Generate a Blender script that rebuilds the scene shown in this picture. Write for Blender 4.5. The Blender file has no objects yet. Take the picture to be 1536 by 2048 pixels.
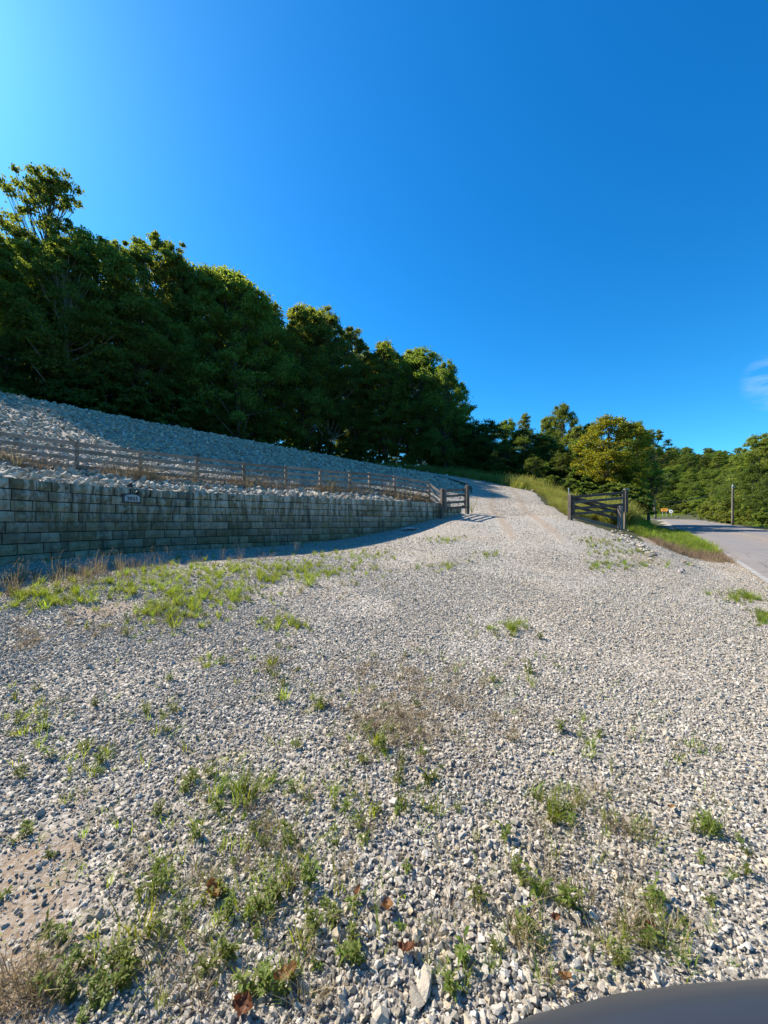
import bpy, bmesh, math, random
import numpy as np
from mathutils import Vector, Matrix, Euler

R = math.radians
S = bpy.context.scene
COL = S.collection
random.seed(7)
rng = np.random.default_rng(11)

# ------------------------------------------------------------------ camera, sky, sun, exposure
FPX, CX, HY, CAMZ = 770.0, 768.0, 1043.0, 1.6      # focal length, centre and horizon in photo pixels (1536 x 2048)
cam_d = bpy.data.cameras.new('camera')
cam = bpy.data.objects.new('camera', cam_d); COL.objects.link(cam)
cam_d.sensor_fit = 'VERTICAL'; cam_d.sensor_height = 34.6; cam_d.lens = 34.6 * FPX / 2048
cam_d.shift_y = (HY - 1024) / 2048
cam_d.clip_start = 0.05; cam_d.clip_end = 4000
cam_d.dof.use_dof = True; cam_d.dof.focus_distance = 7.0; cam_d.dof.aperture_fstop = 7.0
cam.location = (0, 0, CAMZ); cam.rotation_euler = (R(90), 0, 0)
S.camera = cam

SUN_AZ, SUN_EL = R(-62), R(42)
sunv = Vector((math.sin(SUN_AZ) * math.cos(SUN_EL), math.cos(SUN_AZ) * math.cos(SUN_EL), math.sin(SUN_EL)))
w = bpy.data.worlds.new('World'); S.world = w; w.use_nodes = True
nt = w.node_tree; nt.nodes.clear()
sky = nt.nodes.new('ShaderNodeTexSky'); sky.sky_type = 'NISHITA'; sky.sun_disc = False
sky.sun_elevation = SUN_EL; sky.sun_rotation = SUN_AZ
sky.air_density = 1.0; sky.dust_density = 0.42; sky.ozone_density = 4.0; sky.altitude = 200
hs = nt.nodes.new('ShaderNodeHueSaturation'); hs.inputs['Saturation'].default_value = 1.34; hs.inputs['Value'].default_value = 1.0
bg = nt.nodes.new('ShaderNodeBackground'); bg.inputs[1].default_value = 0.102
wo = nt.nodes.new('ShaderNodeOutputWorld')
nt.links.new(sky.outputs[0], hs.inputs['Color']); tn = nt.nodes.new('ShaderNodeMix'); tn.data_type = 'RGBA'; tn.blend_type = 'MULTIPLY'; tn.inputs[0].default_value = 1.0; tn.inputs[7].default_value = (0.43, 0.98, 1.05, 1)
nt.links.new(hs.outputs[0], tn.inputs[6]); 
tc = nt.nodes.new('ShaderNodeTexCoord'); mp = nt.nodes.new('ShaderNodeMapping'); mp.inputs['Scale'].default_value = (14, 14, 46)
nz = nt.nodes.new('ShaderNodeTexNoise'); nz.inputs['Scale'].default_value = 1.3; nz.inputs['Detail'].default_value = 6
vd = nt.nodes.new('ShaderNodeVectorMath'); vd.operation = 'DOT_PRODUCT'; vd.inputs[1].default_value = Vector((1.03, 1.0, 0.368)).normalized()
r1 = nt.nodes.new('ShaderNodeMapRange'); r1.inputs[1].default_value = 0.9984; r1.inputs[2].default_value = 1.0006
r2 = nt.nodes.new('ShaderNodeMapRange'); r2.inputs[1].default_value = 0.40; r2.inputs[2].default_value = 0.75
mu = nt.nodes.new('ShaderNodeMath'); mu.operation = 'MULTIPLY'; cl = nt.nodes.new('ShaderNodeMix'); cl.data_type = 'RGBA'; cl.inputs[7].default_value = (2.4, 3.6, 4.6, 1)
LK = nt.links.new
LK(tc.outputs['Generated'], mp.inputs[0]); LK(mp.outputs[0], nz.inputs['Vector']); LK(tc.outputs['Generated'], vd.inputs[0]); LK(vd.outputs['Value'], r1.inputs[0]); LK(nz.outputs['Fac'], r2.inputs[0])
LK(r1.outputs[0], mu.inputs[0]); LK(r2.outputs[0], mu.inputs[1]); LK(mu.outputs[0], cl.inputs[0]); LK(tn.outputs[2], cl.inputs[6]); LK(cl.outputs[2], bg.inputs[0])
nt.links.new(bg.outputs[0], wo.inputs[0])
sl = bpy.data.lights.new('sun', 'SUN'); sl.energy = 4.9; sl.angle = R(0.55); sl.color = (1.0, 0.90, 0.76)
so = bpy.data.objects.new('sun', sl); COL.objects.link(so); so.location = (-40, 20, 60)
so.rotation_euler = sunv.to_track_quat('Z', 'Y').to_euler()
S.view_settings.view_transform = 'Standard'; S.view_settings.look = 'None'
S.view_settings.gamma = 1.0; S.view_settings.exposure = 1.1
S.cycles.max_bounces = 6; S.cycles.transparent_max_bounces = 4

# ------------------------------------------------------------------ helpers
def tag(o, label=None, cat=None, group=None, kind=None):
    if label: o['label'] = label
    if cat: o['category'] = cat
    if group: o['group'] = group
    if kind: o['kind'] = kind
    return o
def link(name, me, mat=None, parent=None):
    if mat is not None and len(me.materials) == 0: me.materials.append(mat)
    o = bpy.data.objects.new(name, me); COL.objects.link(o)
    if parent: o.parent = parent
    return o
def empty(name, loc=(0, 0, 0), rz=0.0):
    o = bpy.data.objects.new(name, None); COL.objects.link(o)
    o.location = loc; o.rotation_euler = (0, 0, rz); o.empty_display_size = 0.2
    return o
def arr_mesh(name, V, F, smooth=False):
    """V (n,3), F (m,k) uniform polygons"""
    V = np.asarray(V, dtype=np.float32); F = np.asarray(F, dtype=np.int32)
    me = bpy.data.meshes.new(name); n, (m, k) = len(V), F.shape
    me.vertices.add(n); me.vertices.foreach_set('co', V.ravel())
    me.loops.add(m * k); me.loops.foreach_set('vertex_index', F.ravel())
    me.polygons.add(m); me.polygons.foreach_set('loop_start', np.arange(0, m * k, k, dtype=np.int32))
    me.polygons.foreach_set('use_smooth', np.full(m, smooth))
    me.update(calc_edges=True)
    return me
class MB:
    def __init__(s): s.V = []; s.F = []
    def add(s, V, F):
        b = len(s.V); s.V += [tuple(v) for v in V]; s.F += [tuple(i + b for i in f) for f in F]
    def box(s, c, size, rz=0.0, M=None):
        x, y, z = [a / 2 for a in size]
        P = [Vector((sx * x, sy * y, sz * z)) for sz in (-1, 1) for sy in (-1, 1) for sx in (-1, 1)]
        Rm = (M.to_3x3() if M else Matrix.Rotation(rz, 3, 'Z'))
        s.add([Rm @ p + Vector(c) for p in P], [(0, 2, 3, 1), (4, 5, 7, 6), (0, 1, 5, 4), (2, 6, 7, 3), (0, 4, 6, 2), (1, 3, 7, 5)])
    def bar(s, a, b, wdt, h, up=Vector((0, 0, 1)), bev=0.0):
        """board from a to b, wdt across, h along up"""
        a, b = Vector(a), Vector(b); d = (b - a); L = d.length; d.normalize()
        sd = d.cross(up).normalized(); u = sd.cross(d).normalized()
        e = min(bev, wdt / 3, h / 3)
        prof = [(-wdt/2+e, -h/2), (wdt/2-e, -h/2), (wdt/2, -h/2+e), (wdt/2, h/2-e), (wdt/2-e, h/2), (-wdt/2+e, h/2), (-wdt/2, h/2-e), (-wdt/2, -h/2+e)] if e else [(-wdt/2, -h/2), (wdt/2, -h/2), (wdt/2, h/2), (-wdt/2, h/2)]
        n = len(prof)
        s.add([p + sd * x + u * y for p in (a, b) for x, y in prof],
              [(i, (i+1) % n, n + (i+1) % n, n + i) for i in range(n)] + [tuple(range(n))[::-1], tuple(range(n, 2*n))])
    def tube(s, pts, radii, n=8, cap=True):
        pts = [Vector(p) for p in pts]; V = []; F = []
        for i, p in enumerate(pts):
            d = (pts[min(i+1, len(pts)-1)] - pts[max(i-1, 0)]).normalized()
            ref = Vector((1, 0, 0)) if abs(d.x) < 0.8 else Vector((0, 1, 0))
            a = d.cross(ref).normalized(); b = d.cross(a)
            for k in range(n):
                t = 2 * math.pi * k / n; V.append(p + (a * math.cos(t) + b * math.sin(t)) * radii[i])
        for i in range(len(pts) - 1):
            for k in range(n): F.append((i*n+k, i*n+(k+1) % n, (i+1)*n+(k+1) % n, (i+1)*n+k))
        if cap: F.append(tuple(range(n))[::-1]); F.append(tuple(range((len(pts)-1)*n, len(pts)*n)))
        s.add(V, F)
    def mesh(s, name, smooth=False):
        me = bpy.data.meshes.new(name); me.from_pydata(s.V, [], s.F); me.update()
        if smooth: me.polygons.foreach_set('use_smooth', [True] * len(me.polygons))
        return me
    def build(s, name, mat, parent=None, smooth=False): return link(name, s.mesh(name, smooth), mat, parent)
def prism(mb, pts2, y0, y1, M):
    """extrude a 2-D outline (x,z) from y0 to y1 in frame M"""
    n = len(pts2)
    mb.add([M @ Vector((x, y, z)) for y in (y0, y1) for x, z in pts2],
           [(i, (i+1) % n, n + (i+1) % n, n + i) for i in range(n)] + [tuple(range(n))[::-1], tuple(range(n, 2*n))])

# ------------------------------------------------------------------ materials
class NM:
    def __init__(s, name):
        s.m = bpy.data.materials.new(name); s.m.use_nodes = True; s.t = s.m.node_tree; s.t.nodes.clear()
        s.out = s.n('OutputMaterial')
    def n(s, kind, **kw):
        nd = s.t.nodes.new('ShaderNode' + kind)
        for k, v in kw.items():
            if hasattr(nd, k): setattr(nd, k, v)
            else: s.set(nd.inputs[k.replace('_', ' ')], v)
        return nd
    def set(s, sock, v):
        if isinstance(v, bpy.types.NodeSocket): s.t.links.new(v, sock)
        else: sock.default_value = (*v, 1.0) if (hasattr(v, '__len__') and len(v) == 3 and sock.type == 'RGBA') else v
    def coord(s, which='Object'): return s.n('TexCoord').outputs[which]
    def mapping(s, vec, scale=(1, 1, 1)):
        m = s.n('Mapping'); s.set(m.inputs['Vector'], vec); m.inputs['Scale'].default_value = scale; return m.outputs[0]
    def noise(s, vec, scale, detail=4, rough=0.55, out='Fac'):
        n = s.n('TexNoise'); s.set(n.inputs['Vector'], vec); n.inputs['Scale'].default_value = scale
        n.inputs['Detail'].default_value = detail; n.inputs['Roughness'].default_value = rough; return n.outputs[out]
    def vor(s, vec, scale, feature='F1'):
        n = s.n('TexVoronoi'); n.feature = feature; s.set(n.inputs['Vector'], vec); n.inputs['Scale'].default_value = scale; return n
    def ramp(s, fac, stops):
        r = s.n('ValToRGB'); s.set(r.inputs[0], fac); e = r.color_ramp.elements
        while len(e) < len(stops): e.new(0.5)
        for i, (p, c) in enumerate(stops):
            e[i].position = p; e[i].color = (*c, 1) if hasattr(c, '__len__') else (c, c, c, 1)
        return r.outputs[0]
    def mix(s, fac, a, b, blend='MIX'):
        m = s.n('Mix'); m.data_type = 'RGBA'; m.blend_type = blend
        s.set(m.inputs[0], fac); s.set(m.inputs[6], a); s.set(m.inputs[7], b); return m.outputs[2]
    def math(s, op, a, b=0.0):
        m = s.n('Math'); m.operation = op; s.set(m.inputs[0], a); s.set(m.inputs[1], b); return m.outputs[0]
    def bump(s, h, strength=0.5, dist=0.02, normal=None):
        b = s.n('Bump'); s.set(b.inputs['Height'], h); b.inputs['Strength'].default_value = strength; b.inputs['Distance'].default_value = dist
        if normal: s.set(b.inputs['Normal'], normal)
        return b.outputs[0]
    def principled(s, color, rough=0.8, normal=None, metal=0.0, spec=0.3):
        p = s.n('BsdfPrincipled'); s.set(p.inputs['Base Color'], color); s.set(p.inputs['Roughness'], rough)
        p.inputs['Metallic'].default_value = metal; p.inputs['Specular IOR Level'].default_value = spec
        if normal: s.set(p.inputs['Normal'], normal)
        s.t.links.new(p.outputs[0], s.out.inputs[0]); return s.m

def leaf_mat(name, cols, trans=0.58, tcol=None, rough=0.55, objvar=0.35, spec=0.25):
    """leaf: colour varies leaf by leaf and plant by plant; thin, so light comes through"""
    m = NM(name); geo = m.n('NewGeometry'); oi = m.n('ObjectInfo')
    c = m.ramp(geo.outputs['Random Per Island'], [(i / max(1, len(cols) - 1), x) for i, x in enumerate(cols)])
    h = m.n('HueSaturation'); m.set(h.inputs['Color'], c)
    m.set(h.inputs['Hue'], m.math('ADD', m.math('MULTIPLY', oi.outputs['Random'], 0.03), 0.49))
    m.set(h.inputs['Value'], m.math('ADD', m.math('MULTIPLY', oi.outputs['Random'], objvar), 1.0 - objvar / 2))
    p = m.n('BsdfPrincipled'); m.set(p.inputs['Base Color'], h.outputs[0]); p.inputs['Roughness'].default_value = rough
    p.inputs['Specular IOR Level'].default_value = spec
    t = m.n('BsdfTranslucent'); m.set(t.inputs[0], m.mix(1.0, h.outputs[0], tcol or (2.3, 2.15, 0.8), 'MULTIPLY'))
    mx = m.n('MixShader'); mx.inputs[0].default_value = trans
    m.t.links.new(p.outputs[0], mx.inputs[1]); m.t.links.new(t.outputs[0], mx.inputs[2]); m.t.links.new(mx.outputs[0], m.out.inputs[0])
    return m.m

def ground_mat():
    m = NM('ground_surface'); co = m.coord()
    at = m.n('Attribute'); at.attribute_name = 'zone'
    sp = m.n('SeparateColor'); m.set(sp.inputs[0], at.outputs['Color'])
    v = m.vor(co, 34.0); vb = m.vor(co, 17.0)
    cell = m.n('SeparateColor'); m.set(cell.inputs[0], v.outputs['Color'])
    grav = m.ramp(cell.outputs[0], [(0, (0.20, 0.183, 0.155)), (0.35, (0.36, 0.335, 0.29)), (0.7, (0.48, 0.445, 0.39)), (1, (0.62, 0.58, 0.515))])
    gap = m.ramp(v.outputs['Distance'], [(0.35, 1.0), (0.8, 0.6)])
    grav = m.mix(1.0, grav, gap, 'MULTIPLY')
    big = m.noise(co, 0.55, 4)
    grav = m.mix(m.ramp(big, [(0.35, 0.0), (0.7, 0.55)]), grav, m.mix(1.0, grav, (1.0, 0.88, 0.74), 'MULTIPLY'))
    n1 = m.noise(co, 9.0, 6); n2 = m.noise(co, 60.0, 4)
    dirt = m.mix(n1, (0.17, 0.115, 0.072), (0.36, 0.275, 0.19))
    dirt = m.mix(m.ramp(n2, [(0.45, 0.0), (0.65, 0.7)]), dirt, (0.42, 0.39, 0.35))
    dm = m.math('ADD', sp.outputs[1], m.math('MULTIPLY', m.math('SUBTRACT', n1, 0.5), 0.9))
    c = m.mix(m.ramp(dm, [(0.38, 0.0), (0.62, 1.0)]), grav, dirt)
    soil = m.mix(m.noise(co, 3.0, 6), (0.035, 0.045, 0.015), (0.10, 0.095, 0.045))
    gm = m.math('ADD', sp.outputs[2], m.math('MULTIPLY', m.math('SUBTRACT', n1, 0.5), 0.7))
    c = m.mix(m.ramp(gm, [(0.4, 0.0), (0.6, 1.0)]), c, soil)
    grit = m.noise(co, 190.0, 3, .7)
    hgt = m.math('ADD', m.math('MULTIPLY', v.outputs['Distance'], m.math('MULTIPLY', m.math('SUBTRACT', 1.0, m.ramp(dm, [(0.2, 0.0), (0.5, 1.0)])), -1.0)), m.math('ADD', m.math('MULTIPLY', n2, 0.4), m.math('MULTIPLY', grit, .3)))
    nb = m.bump(hgt, 0.9, 0.025)
    nb = m.bump(m.math('ADD', n1, m.math('MULTIPLY', vb.outputs['Distance'], -0.6)), 0.22, 0.02, nb)
    return m.principled(c, 0.9, nb, spec=0.2)
def stone_mat(name, cols, scale=1.0):
    m = NM(name); oi = m.n('ObjectInfo'); co = m.coord()
    c = m.ramp(oi.outputs['Random'], cols)
    n = m.noise(co, 3.0 * scale, 5, 0.65); n2 = m.noise(co, 14.0 * scale, 3)
    c = m.mix(1.0, c, m.ramp(n, [(0.3, (0.78, 0.76, 0.74)), (0.7, (1.12, 1.1, 1.06))]), 'MULTIPLY')
    return m.principled(c, 0.85, m.bump(m.math('ADD', n, n2), 0.35, 0.08), spec=0.25)
def block_mat():
    m = NM('concrete_block'); oi = m.n('ObjectInfo'); co = m.coord(); geo = m.n('NewGeometry')
    P = geo.outputs['Position']
    base = m.ramp(oi.outputs['Random'], [(0, (0.13, 0.108, 0.066)), (0.3, (0.195, 0.162, 0.095)), (0.55, (0.25, 0.213, 0.142)), (0.8, (0.16, 0.142, 0.105)), (1, (0.29, 0.252, 0.185))])
    n = m.noise(P, 7.0, 6, 0.65); fine = m.noise(P, 70.0, 5, 0.7)
    c = m.mix(1.0, base, m.ramp(n, [(0.3, 0.62), (0.7, 1.25)]), 'MULTIPLY')
    streak = m.noise(m.mapping(P, (9, 9, 1.2)), 1.0, 5, 0.6)
    sz = m.n('SeparateXYZ'); m.set(sz.inputs[0], P)
    band = m.ramp(sz.outputs[2], [(0.0, 0.35), (1.0, 0.35)])
    up = m.n('MapRange'); m.set(up.inputs[0], sz.outputs[2]); up.inputs[1].default_value = 1.35; up.inputs[2].default_value = 2.25
    eff = m.math('MULTIPLY', m.ramp(streak, [(0.45, 0.0), (0.60, 1.0)]), m.math('ADD', m.math('MULTIPLY', up.outputs[0], 0.75), 0.06))
    c = m.mix(eff, c, (0.52, 0.465, 0.385))
    stain = m.ramp(m.noise(m.mapping(P, (4, 4, 0.5)), 1.3, 3), [(0.55, 0.0), (0.75, 0.75)])
    c = m.mix(stain, c, (0.055, 0.055, 0.05))
    c = m.mix(1.0, c, m.ramp(fine, [(0.3, 0.75), (0.7, 1.15)]), 'MULTIPLY')
    return m.principled(c, 0.92, m.bump(m.math('ADD', m.math('MULTIPLY', n, 1.5), fine), 0.6, 0.02), spec=0.15)
def wood_mat(name, a, b, axis=(1, 1, 1)):
    m = NM(name); co = m.coord('Object'); oi = m.n('ObjectInfo')
    g = m.noise(m.mapping(co, (3, 3, 30)), 2.0, 6, 0.65); k = m.noise(co, 2.3, 4)
    c = m.mix(g, a, b); c = m.mix(1.0, c, m.ramp(k, [(0.3, 0.7), (0.7, 1.2)]), 'MULTIPLY')
    v = m.math('ADD', m.math('MULTIPLY', oi.outputs['Random'], 0.45), 0.78)
    c = m.mix(1.0, c, m.n('CombineColor', Red=v, Green=v, Blue=v).outputs[0], 'MULTIPLY')
    return m.principled(c, 0.8, m.bump(g, 0.4, 0.01), spec=0.25)
def plain(name, col, rough=0.6, metal=0.0, spec=0.4, var=0.2, scale=12.0):
    m = NM(name); n = m.noise(m.coord(), scale, 4)
    c = m.mix(1.0, m.mix(0.0, col, col), m.ramp(n, [(0.3, 1 - var), (0.7, 1 + var)]), 'MULTIPLY')
    return m.principled(c, rough, m.bump(n, 0.08, 0.01), metal, spec)
def asphalt_mat():
    m = NM('asphalt'); co = m.coord(); uv = m.coord('UV')
    f = m.noise(co, 120.0, 3, 0.7); b = m.noise(co, 0.9, 5)
    su = m.n('SeparateXYZ'); m.set(su.inputs[0], uv)
    c = m.mix(b, (0.17, 0.16, 0.155), (0.235, 0.22, 0.205))
    c = m.mix(1.0, c, m.ramp(f, [(0.3, 0.7), (0.7, 1.3)]), 'MULTIPLY')
    warm = m.ramp(su.outputs[0], [(0.0, (1.06, 1.0, 0.94)), (0.22, (0.93, 0.93, 0.95)), (0.5, (1.12, 1.0, 0.88)), (0.78, (0.93, 0.93, 0.95)), (1.0, (1.08, 1.0, 0.92))])
    c = m.mix(1.0, c, warm, 'MULTIPLY')
    crack = m.vor(co, 0.55, 'DISTANCE_TO_EDGE')
    cr = m.math('ADD', crack.outputs['Distance'], m.math('MULTIPLY', m.math('SUBTRACT', m.noise(co, 6.0, 4), 0.5), 0.1))
    c = m.mix(m.ramp(cr, [(0.0, 0.5), (0.012, 0.0)]), c, (0.05, 0.05, 0.05))
    return m.principled(c, 0.85, m.bump(f, 0.4, 0.006), spec=0.25)
def paint_mat(name, col, wear=0.5):
    m = NM(name); co = m.coord(); n = m.noise(co, 5.0, 6, 0.7)
    return m.principled(m.mix(m.ramp(n, [(wear - 0.1, 0.0), (wear + 0.12, 1.0)]), col, (0.24, 0.225, 0.21)), 0.8, m.bump(n, 0.2, 0.004), spec=0.2)

M_GROUND = ground_mat()
M_STONE = stone_mat('limestone_gravel', [(0, (0.19, 0.175, 0.15)), (0.25, (0.35, 0.325, 0.28)), (0.5, (0.44, 0.41, 0.355)), (0.62, (0.46, 0.385, 0.275)), (0.72, (0.37, 0.355, 0.325)), (1, (0.61, 0.575, 0.51))], 1.0)
M_ROCK = stone_mat('limestone_rock', [(0, (0.22, 0.20, 0.17)), (0.25, (0.36, 0.325, 0.27)), (0.5, (0.46, 0.42, 0.355)), (0.75, (0.43, 0.385, 0.31)), (1, (0.58, 0.545, 0.49))], 0.6)
M_BLOCK = block_mat()
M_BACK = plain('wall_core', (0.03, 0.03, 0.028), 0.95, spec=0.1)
M_FENCE = wood_mat('weathered_wood', (0.16, 0.12, 0.095), (0.31, 0.25, 0.205))
M_GATE = wood_mat('dark_stained_wood', (0.065, 0.053, 0.045), (0.15, 0.125, 0.105))
M_BLACK = plain('black_metal', (0.012, 0.012, 0.012), 0.5)
M_GALV = plain('galvanised_steel', (0.42, 0.43, 0.43), 0.5, 0.6)
M_BARK = wood_mat('bark', (0.05, 0.042, 0.034), (0.13, 0.115, 0.095))
M_PALEBARK = wood_mat('pale_bark', (0.13, 0.12, 0.10), (0.26, 0.24, 0.20))
M_POLE = wood_mat('pole_wood', (0.09, 0.075, 0.06), (0.19, 0.165, 0.135))
M_ASPH = asphalt_mat()
M_LEAF = leaf_mat('leaf_green', [(0.075, 0.11, 0.026), (0.105, 0.145, 0.032), (0.145, 0.175, 0.042)])
M_LEAF2 = leaf_mat('leaf_light_green', [(0.095, 0.13, 0.03), (0.135, 0.165, 0.038), (0.18, 0.195, 0.048)])
M_LEAFY = leaf_mat('leaf_yellowing', [(0.10, 0.125, 0.018), (0.15, 0.155, 0.02), (0.20, 0.18, 0.024)], objvar=.1)
M_LEAFD = leaf_mat('leaf_dark', [(0.05, 0.078, 0.02), (0.072, 0.105, 0.026), (0.10, 0.13, 0.032)])
M_GRASS = leaf_mat('grass_green', [(0.10, 0.155, 0.022), (0.155, 0.205, 0.03), (0.21, 0.225, 0.05)], 0.45, objvar=0.5)
M_GRASSD = leaf_mat('weed_green', [(0.09, 0.13, 0.022), (0.135, 0.175, 0.034), (0.19, 0.195, 0.065)], 0.45, objvar=0.5)
M_DRY = leaf_mat('dry_grass', [(0.18, 0.13, 0.075), (0.29, 0.22, 0.13), (0.38, 0.30, 0.19)], 0.3, (1.2, 1.1, 0.9), objvar=0.5)
M_REDDRY = leaf_mat('brown_grass', [(0.16, 0.10, 0.06), (0.25, 0.17, 0.105), (0.33, 0.25, 0.165)], 0.3, (1.15, 1.05, 0.9), objvar=0.4)
M_TALLG = leaf_mat('tall_grass', [(0.13, 0.155, 0.035), (0.195, 0.20, 0.06), (0.26, 0.24, 0.10)], 0.4, objvar=0.4)
M_DEADLEAF = leaf_mat('dead_leaf', [(0.15, 0.065, 0.03), (0.21, 0.10, 0.045)], 0.3, (1.3, 0.9, 0.6), objvar=0.6)

# ------------------------------------------------------------------ terrain
WALL = [(-7.6, -6), (-7.35, 0), (-7.05, 4.4), (-6.78, 6.6), (-6.42, 8.2), (-5.85, 9.4), (-4.9, 10.4), (-3.7, 11.3), (-2.4, 12.3), (-0.97, 13.5), (0.7, 14.8), (2.38, 16.2), (3.45, 17.1)]
def catmull(P, n):
    P = [np.array(p, float) for p in P]; Q = [2*P[0]-P[1]] + P + [2*P[-1]-P[-2]]; out = []
    for i in range(1, len(Q) - 2):
        for t in np.linspace(0, 1, n, endpoint=False):
            a, b, c, d = Q[i-1], Q[i], Q[i+1], Q[i+2]
            out.append(0.5 * ((2*b) + (-a+c)*t + (2*a-5*b+4*c-d)*t*t + (-a+3*b-3*c+d)*t**3))
    out.append(P[-1]); return np.array(out)
WALLC = catmull(WALL, 8)
EXT = np.vstack([WALLC, np.array([(4.2, 18.4), (5.0, 20.5), (5.7, 23.5), (6.2, 27), (5.6, 31), (3, 36), (-2, 40), (-10, 60), (-10, 400)])])
WEND = len(WALLC)
WALL_TOP = 2.4
def polydist(x, y, P):
    """signed distance (+ on the left of travel) and index parameter of the nearest segment"""
    best = np.full(x.shape, 1e9); sg = np.zeros(x.shape); par = np.zeros(x.shape)
    for i in range(len(P) - 1):
        ax, ay = P[i]; bx, by = P[i+1]; dx, dy = bx-ax, by-ay; L2 = dx*dx+dy*dy
        t = np.clip(((x-ax)*dx+(y-ay)*dy)/L2, 0, 1); ex, ey = x-ax-t*dx, y-ay-t*dy; d = np.hypot(ex, ey)
        mk = d < best - 1e-9
        best = np.where(mk, d, best); sg = np.where(mk, np.sign(dx*(y-ay)-dy*(x-ax)), sg); par = np.where(mk, i+t, par)
    return best*np.where(sg == 0, 1, sg), par
SHARED = [(6.2, 20, 2.35), (7.9, 25, 3.3), (8.4, 30, 4.4), (6.6, 34.5, 5.55), (2.4, 38.5, 6.75), (-3, 42, 7.55), (-10, 43, 8), (10.2, 25.5, 3.35), (10.5, 31, 4.4),
          (14, 26, 2.5), (20, 30, 1.9), (26, 36, 1.7), (15, 38, 4.0), (22, 40, 2.4), (30, 52, 1.8), (8, 45, 6.2), (0, 50, 7.7), (15, 50, 4.6), (-10, 55, 8.2), (45, 85, 2.2), (20, 75, 5), (-10, 90, 9), (0, 110, 8), (60, 60, 1.0), (80, 110, 4)]
LOW = [(0, 0, 0), (0, -8, -.05), (-4, 0, .12), (-4, -8, .1), (3, 2, .03), (-3, 3, .17), (0, 4, .17), (-6.8, 4, .70), (-7, -3, .3), (5, 4, .13), (8, 8, .3), (12.5, 14.5, .6),
       (0, 8, .48), (4, 8, .42), (4, 12, 1.0), (0, 11, .76), (-4, 7, .62), (-5, 6, .68), (-6.7, 6.77, .84), (-6.2, 9.0, .86), (-3.6, 11.1, .84), (-1, 13.4, 1.05), (.8, 14.8, 1.38), (2.4, 16.1, 1.75), (3.75, 17.2, 1.93),
       (5.7, 16.6, 1.78), (7.7, 16, 1.66), (9.9, 15.5, 1.22), (8, 12.7, .95), (10, 12.2, .58), (11.8, 15.5, .75), (14, 18.5, .75), (10.2, 19, 1.75), (13, 22, 1.2), (17, 23, .8), (8.6, 20, 2.4), (14, 12, .5), (20, 15, .5), (12, 2, .2), (30, 20, .6), (30, 5, .4)]
HIGH = [(-7.0, 4.4, 2.32), (-6.9, 0, 2.3), (-6.9, -6, 2.3), (-6.8, 6.6, 2.32), (-6.5, 8.2, 2.32), (-5.9, 9.5, 2.32), (-4.95, 10.5, 2.3), (-3.75, 11.4, 2.3), (-2.45, 12.4, 2.3), (-1.0, 13.6, 2.3), (.65, 14.9, 2.3), (2.3, 16.3, 2.26), (3.3, 17.2, 2.05), (3.9, 18.2, 2.0),
        (-9.9, 9.9, 3.05), (-8.7, 10.9, 3.0), (-7.5, 11.9, 2.95), (-6.2, 12.8, 2.88), (-5, 13.8, 2.86), (-3.75, 14.7, 2.86), (-2.66, 16, 2.85), (-1.46, 16.5, 2.84), (-.62, 16.6, 2.8), (.44, 16.4, 2.62), (1.8, 16.9, 2.5),
        (-9.5, 4, 3.0), (-9.8, -4, 3.0), (-13.2, 15.6, 5.4), (-7.7, 23, 5.3), (-11, 21, 5.5), (-1.5, 28, 5.1), (3.2, 22, 3.2), (5.4, 25, 3.5), (-15, 9, 5.5),
        (-19.3, 19.3, 8), (-17.6, 21.7, 8), (-16.2, 23.8, 8), (-13.8, 26.9, 8), (-10.3, 32, 8), (-6.2, 37.5, 7.9), (-2.5, 40, 7.5), (3.2, 37, 6.4),
        (-25, 25, 8.1), (-21, 26, 8.1), (-30, 35, 8.3), (-20, 36, 8.2), (-14, 34, 8.15), (-22, 13, 8), (-26, 5, 8.2), (-35, 15, 8.6), (-22, -6, 7.5), (-40, 60, 9), (-60, 30, 10), (-60, 0, 10)]
def tps_fit(P):
    P = np.array(P, float); n = len(P); d = np.hypot(P[:, None, 0]-P[None, :, 0], P[:, None, 1]-P[None, :, 1])
    K = np.where(d > 0, d**2*np.log(d+1e-12), 0) + np.eye(n)*0.02
    A = np.zeros((n+3, n+3)); A[:n, :n] = K; A[:n, n] = 1; A[:n, n+1:] = P[:, :2]; A[n:, :n] = A[:n, n:].T
    sol = np.linalg.solve(A, np.concatenate([P[:, 2], [0, 0, 0]])); return P, sol
def tps_eval(f, x, y):
    P, s = f; n = len(P); z = s[n] + s[n+1]*x + s[n+2]*y
    for i in range(n):
        d2 = (x-P[i, 0])**2+(y-P[i, 1])**2; z = z + s[i]*0.5*d2*np.log(d2+1e-12)
    return z
F_LOW, F_HIGH = tps_fit(LOW+SHARED), tps_fit(HIGH+SHARED)
def sstep(a, b, t): t = np.clip((t-a)/(b-a), 0, 1); return t*t*(3-2*t)
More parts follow.
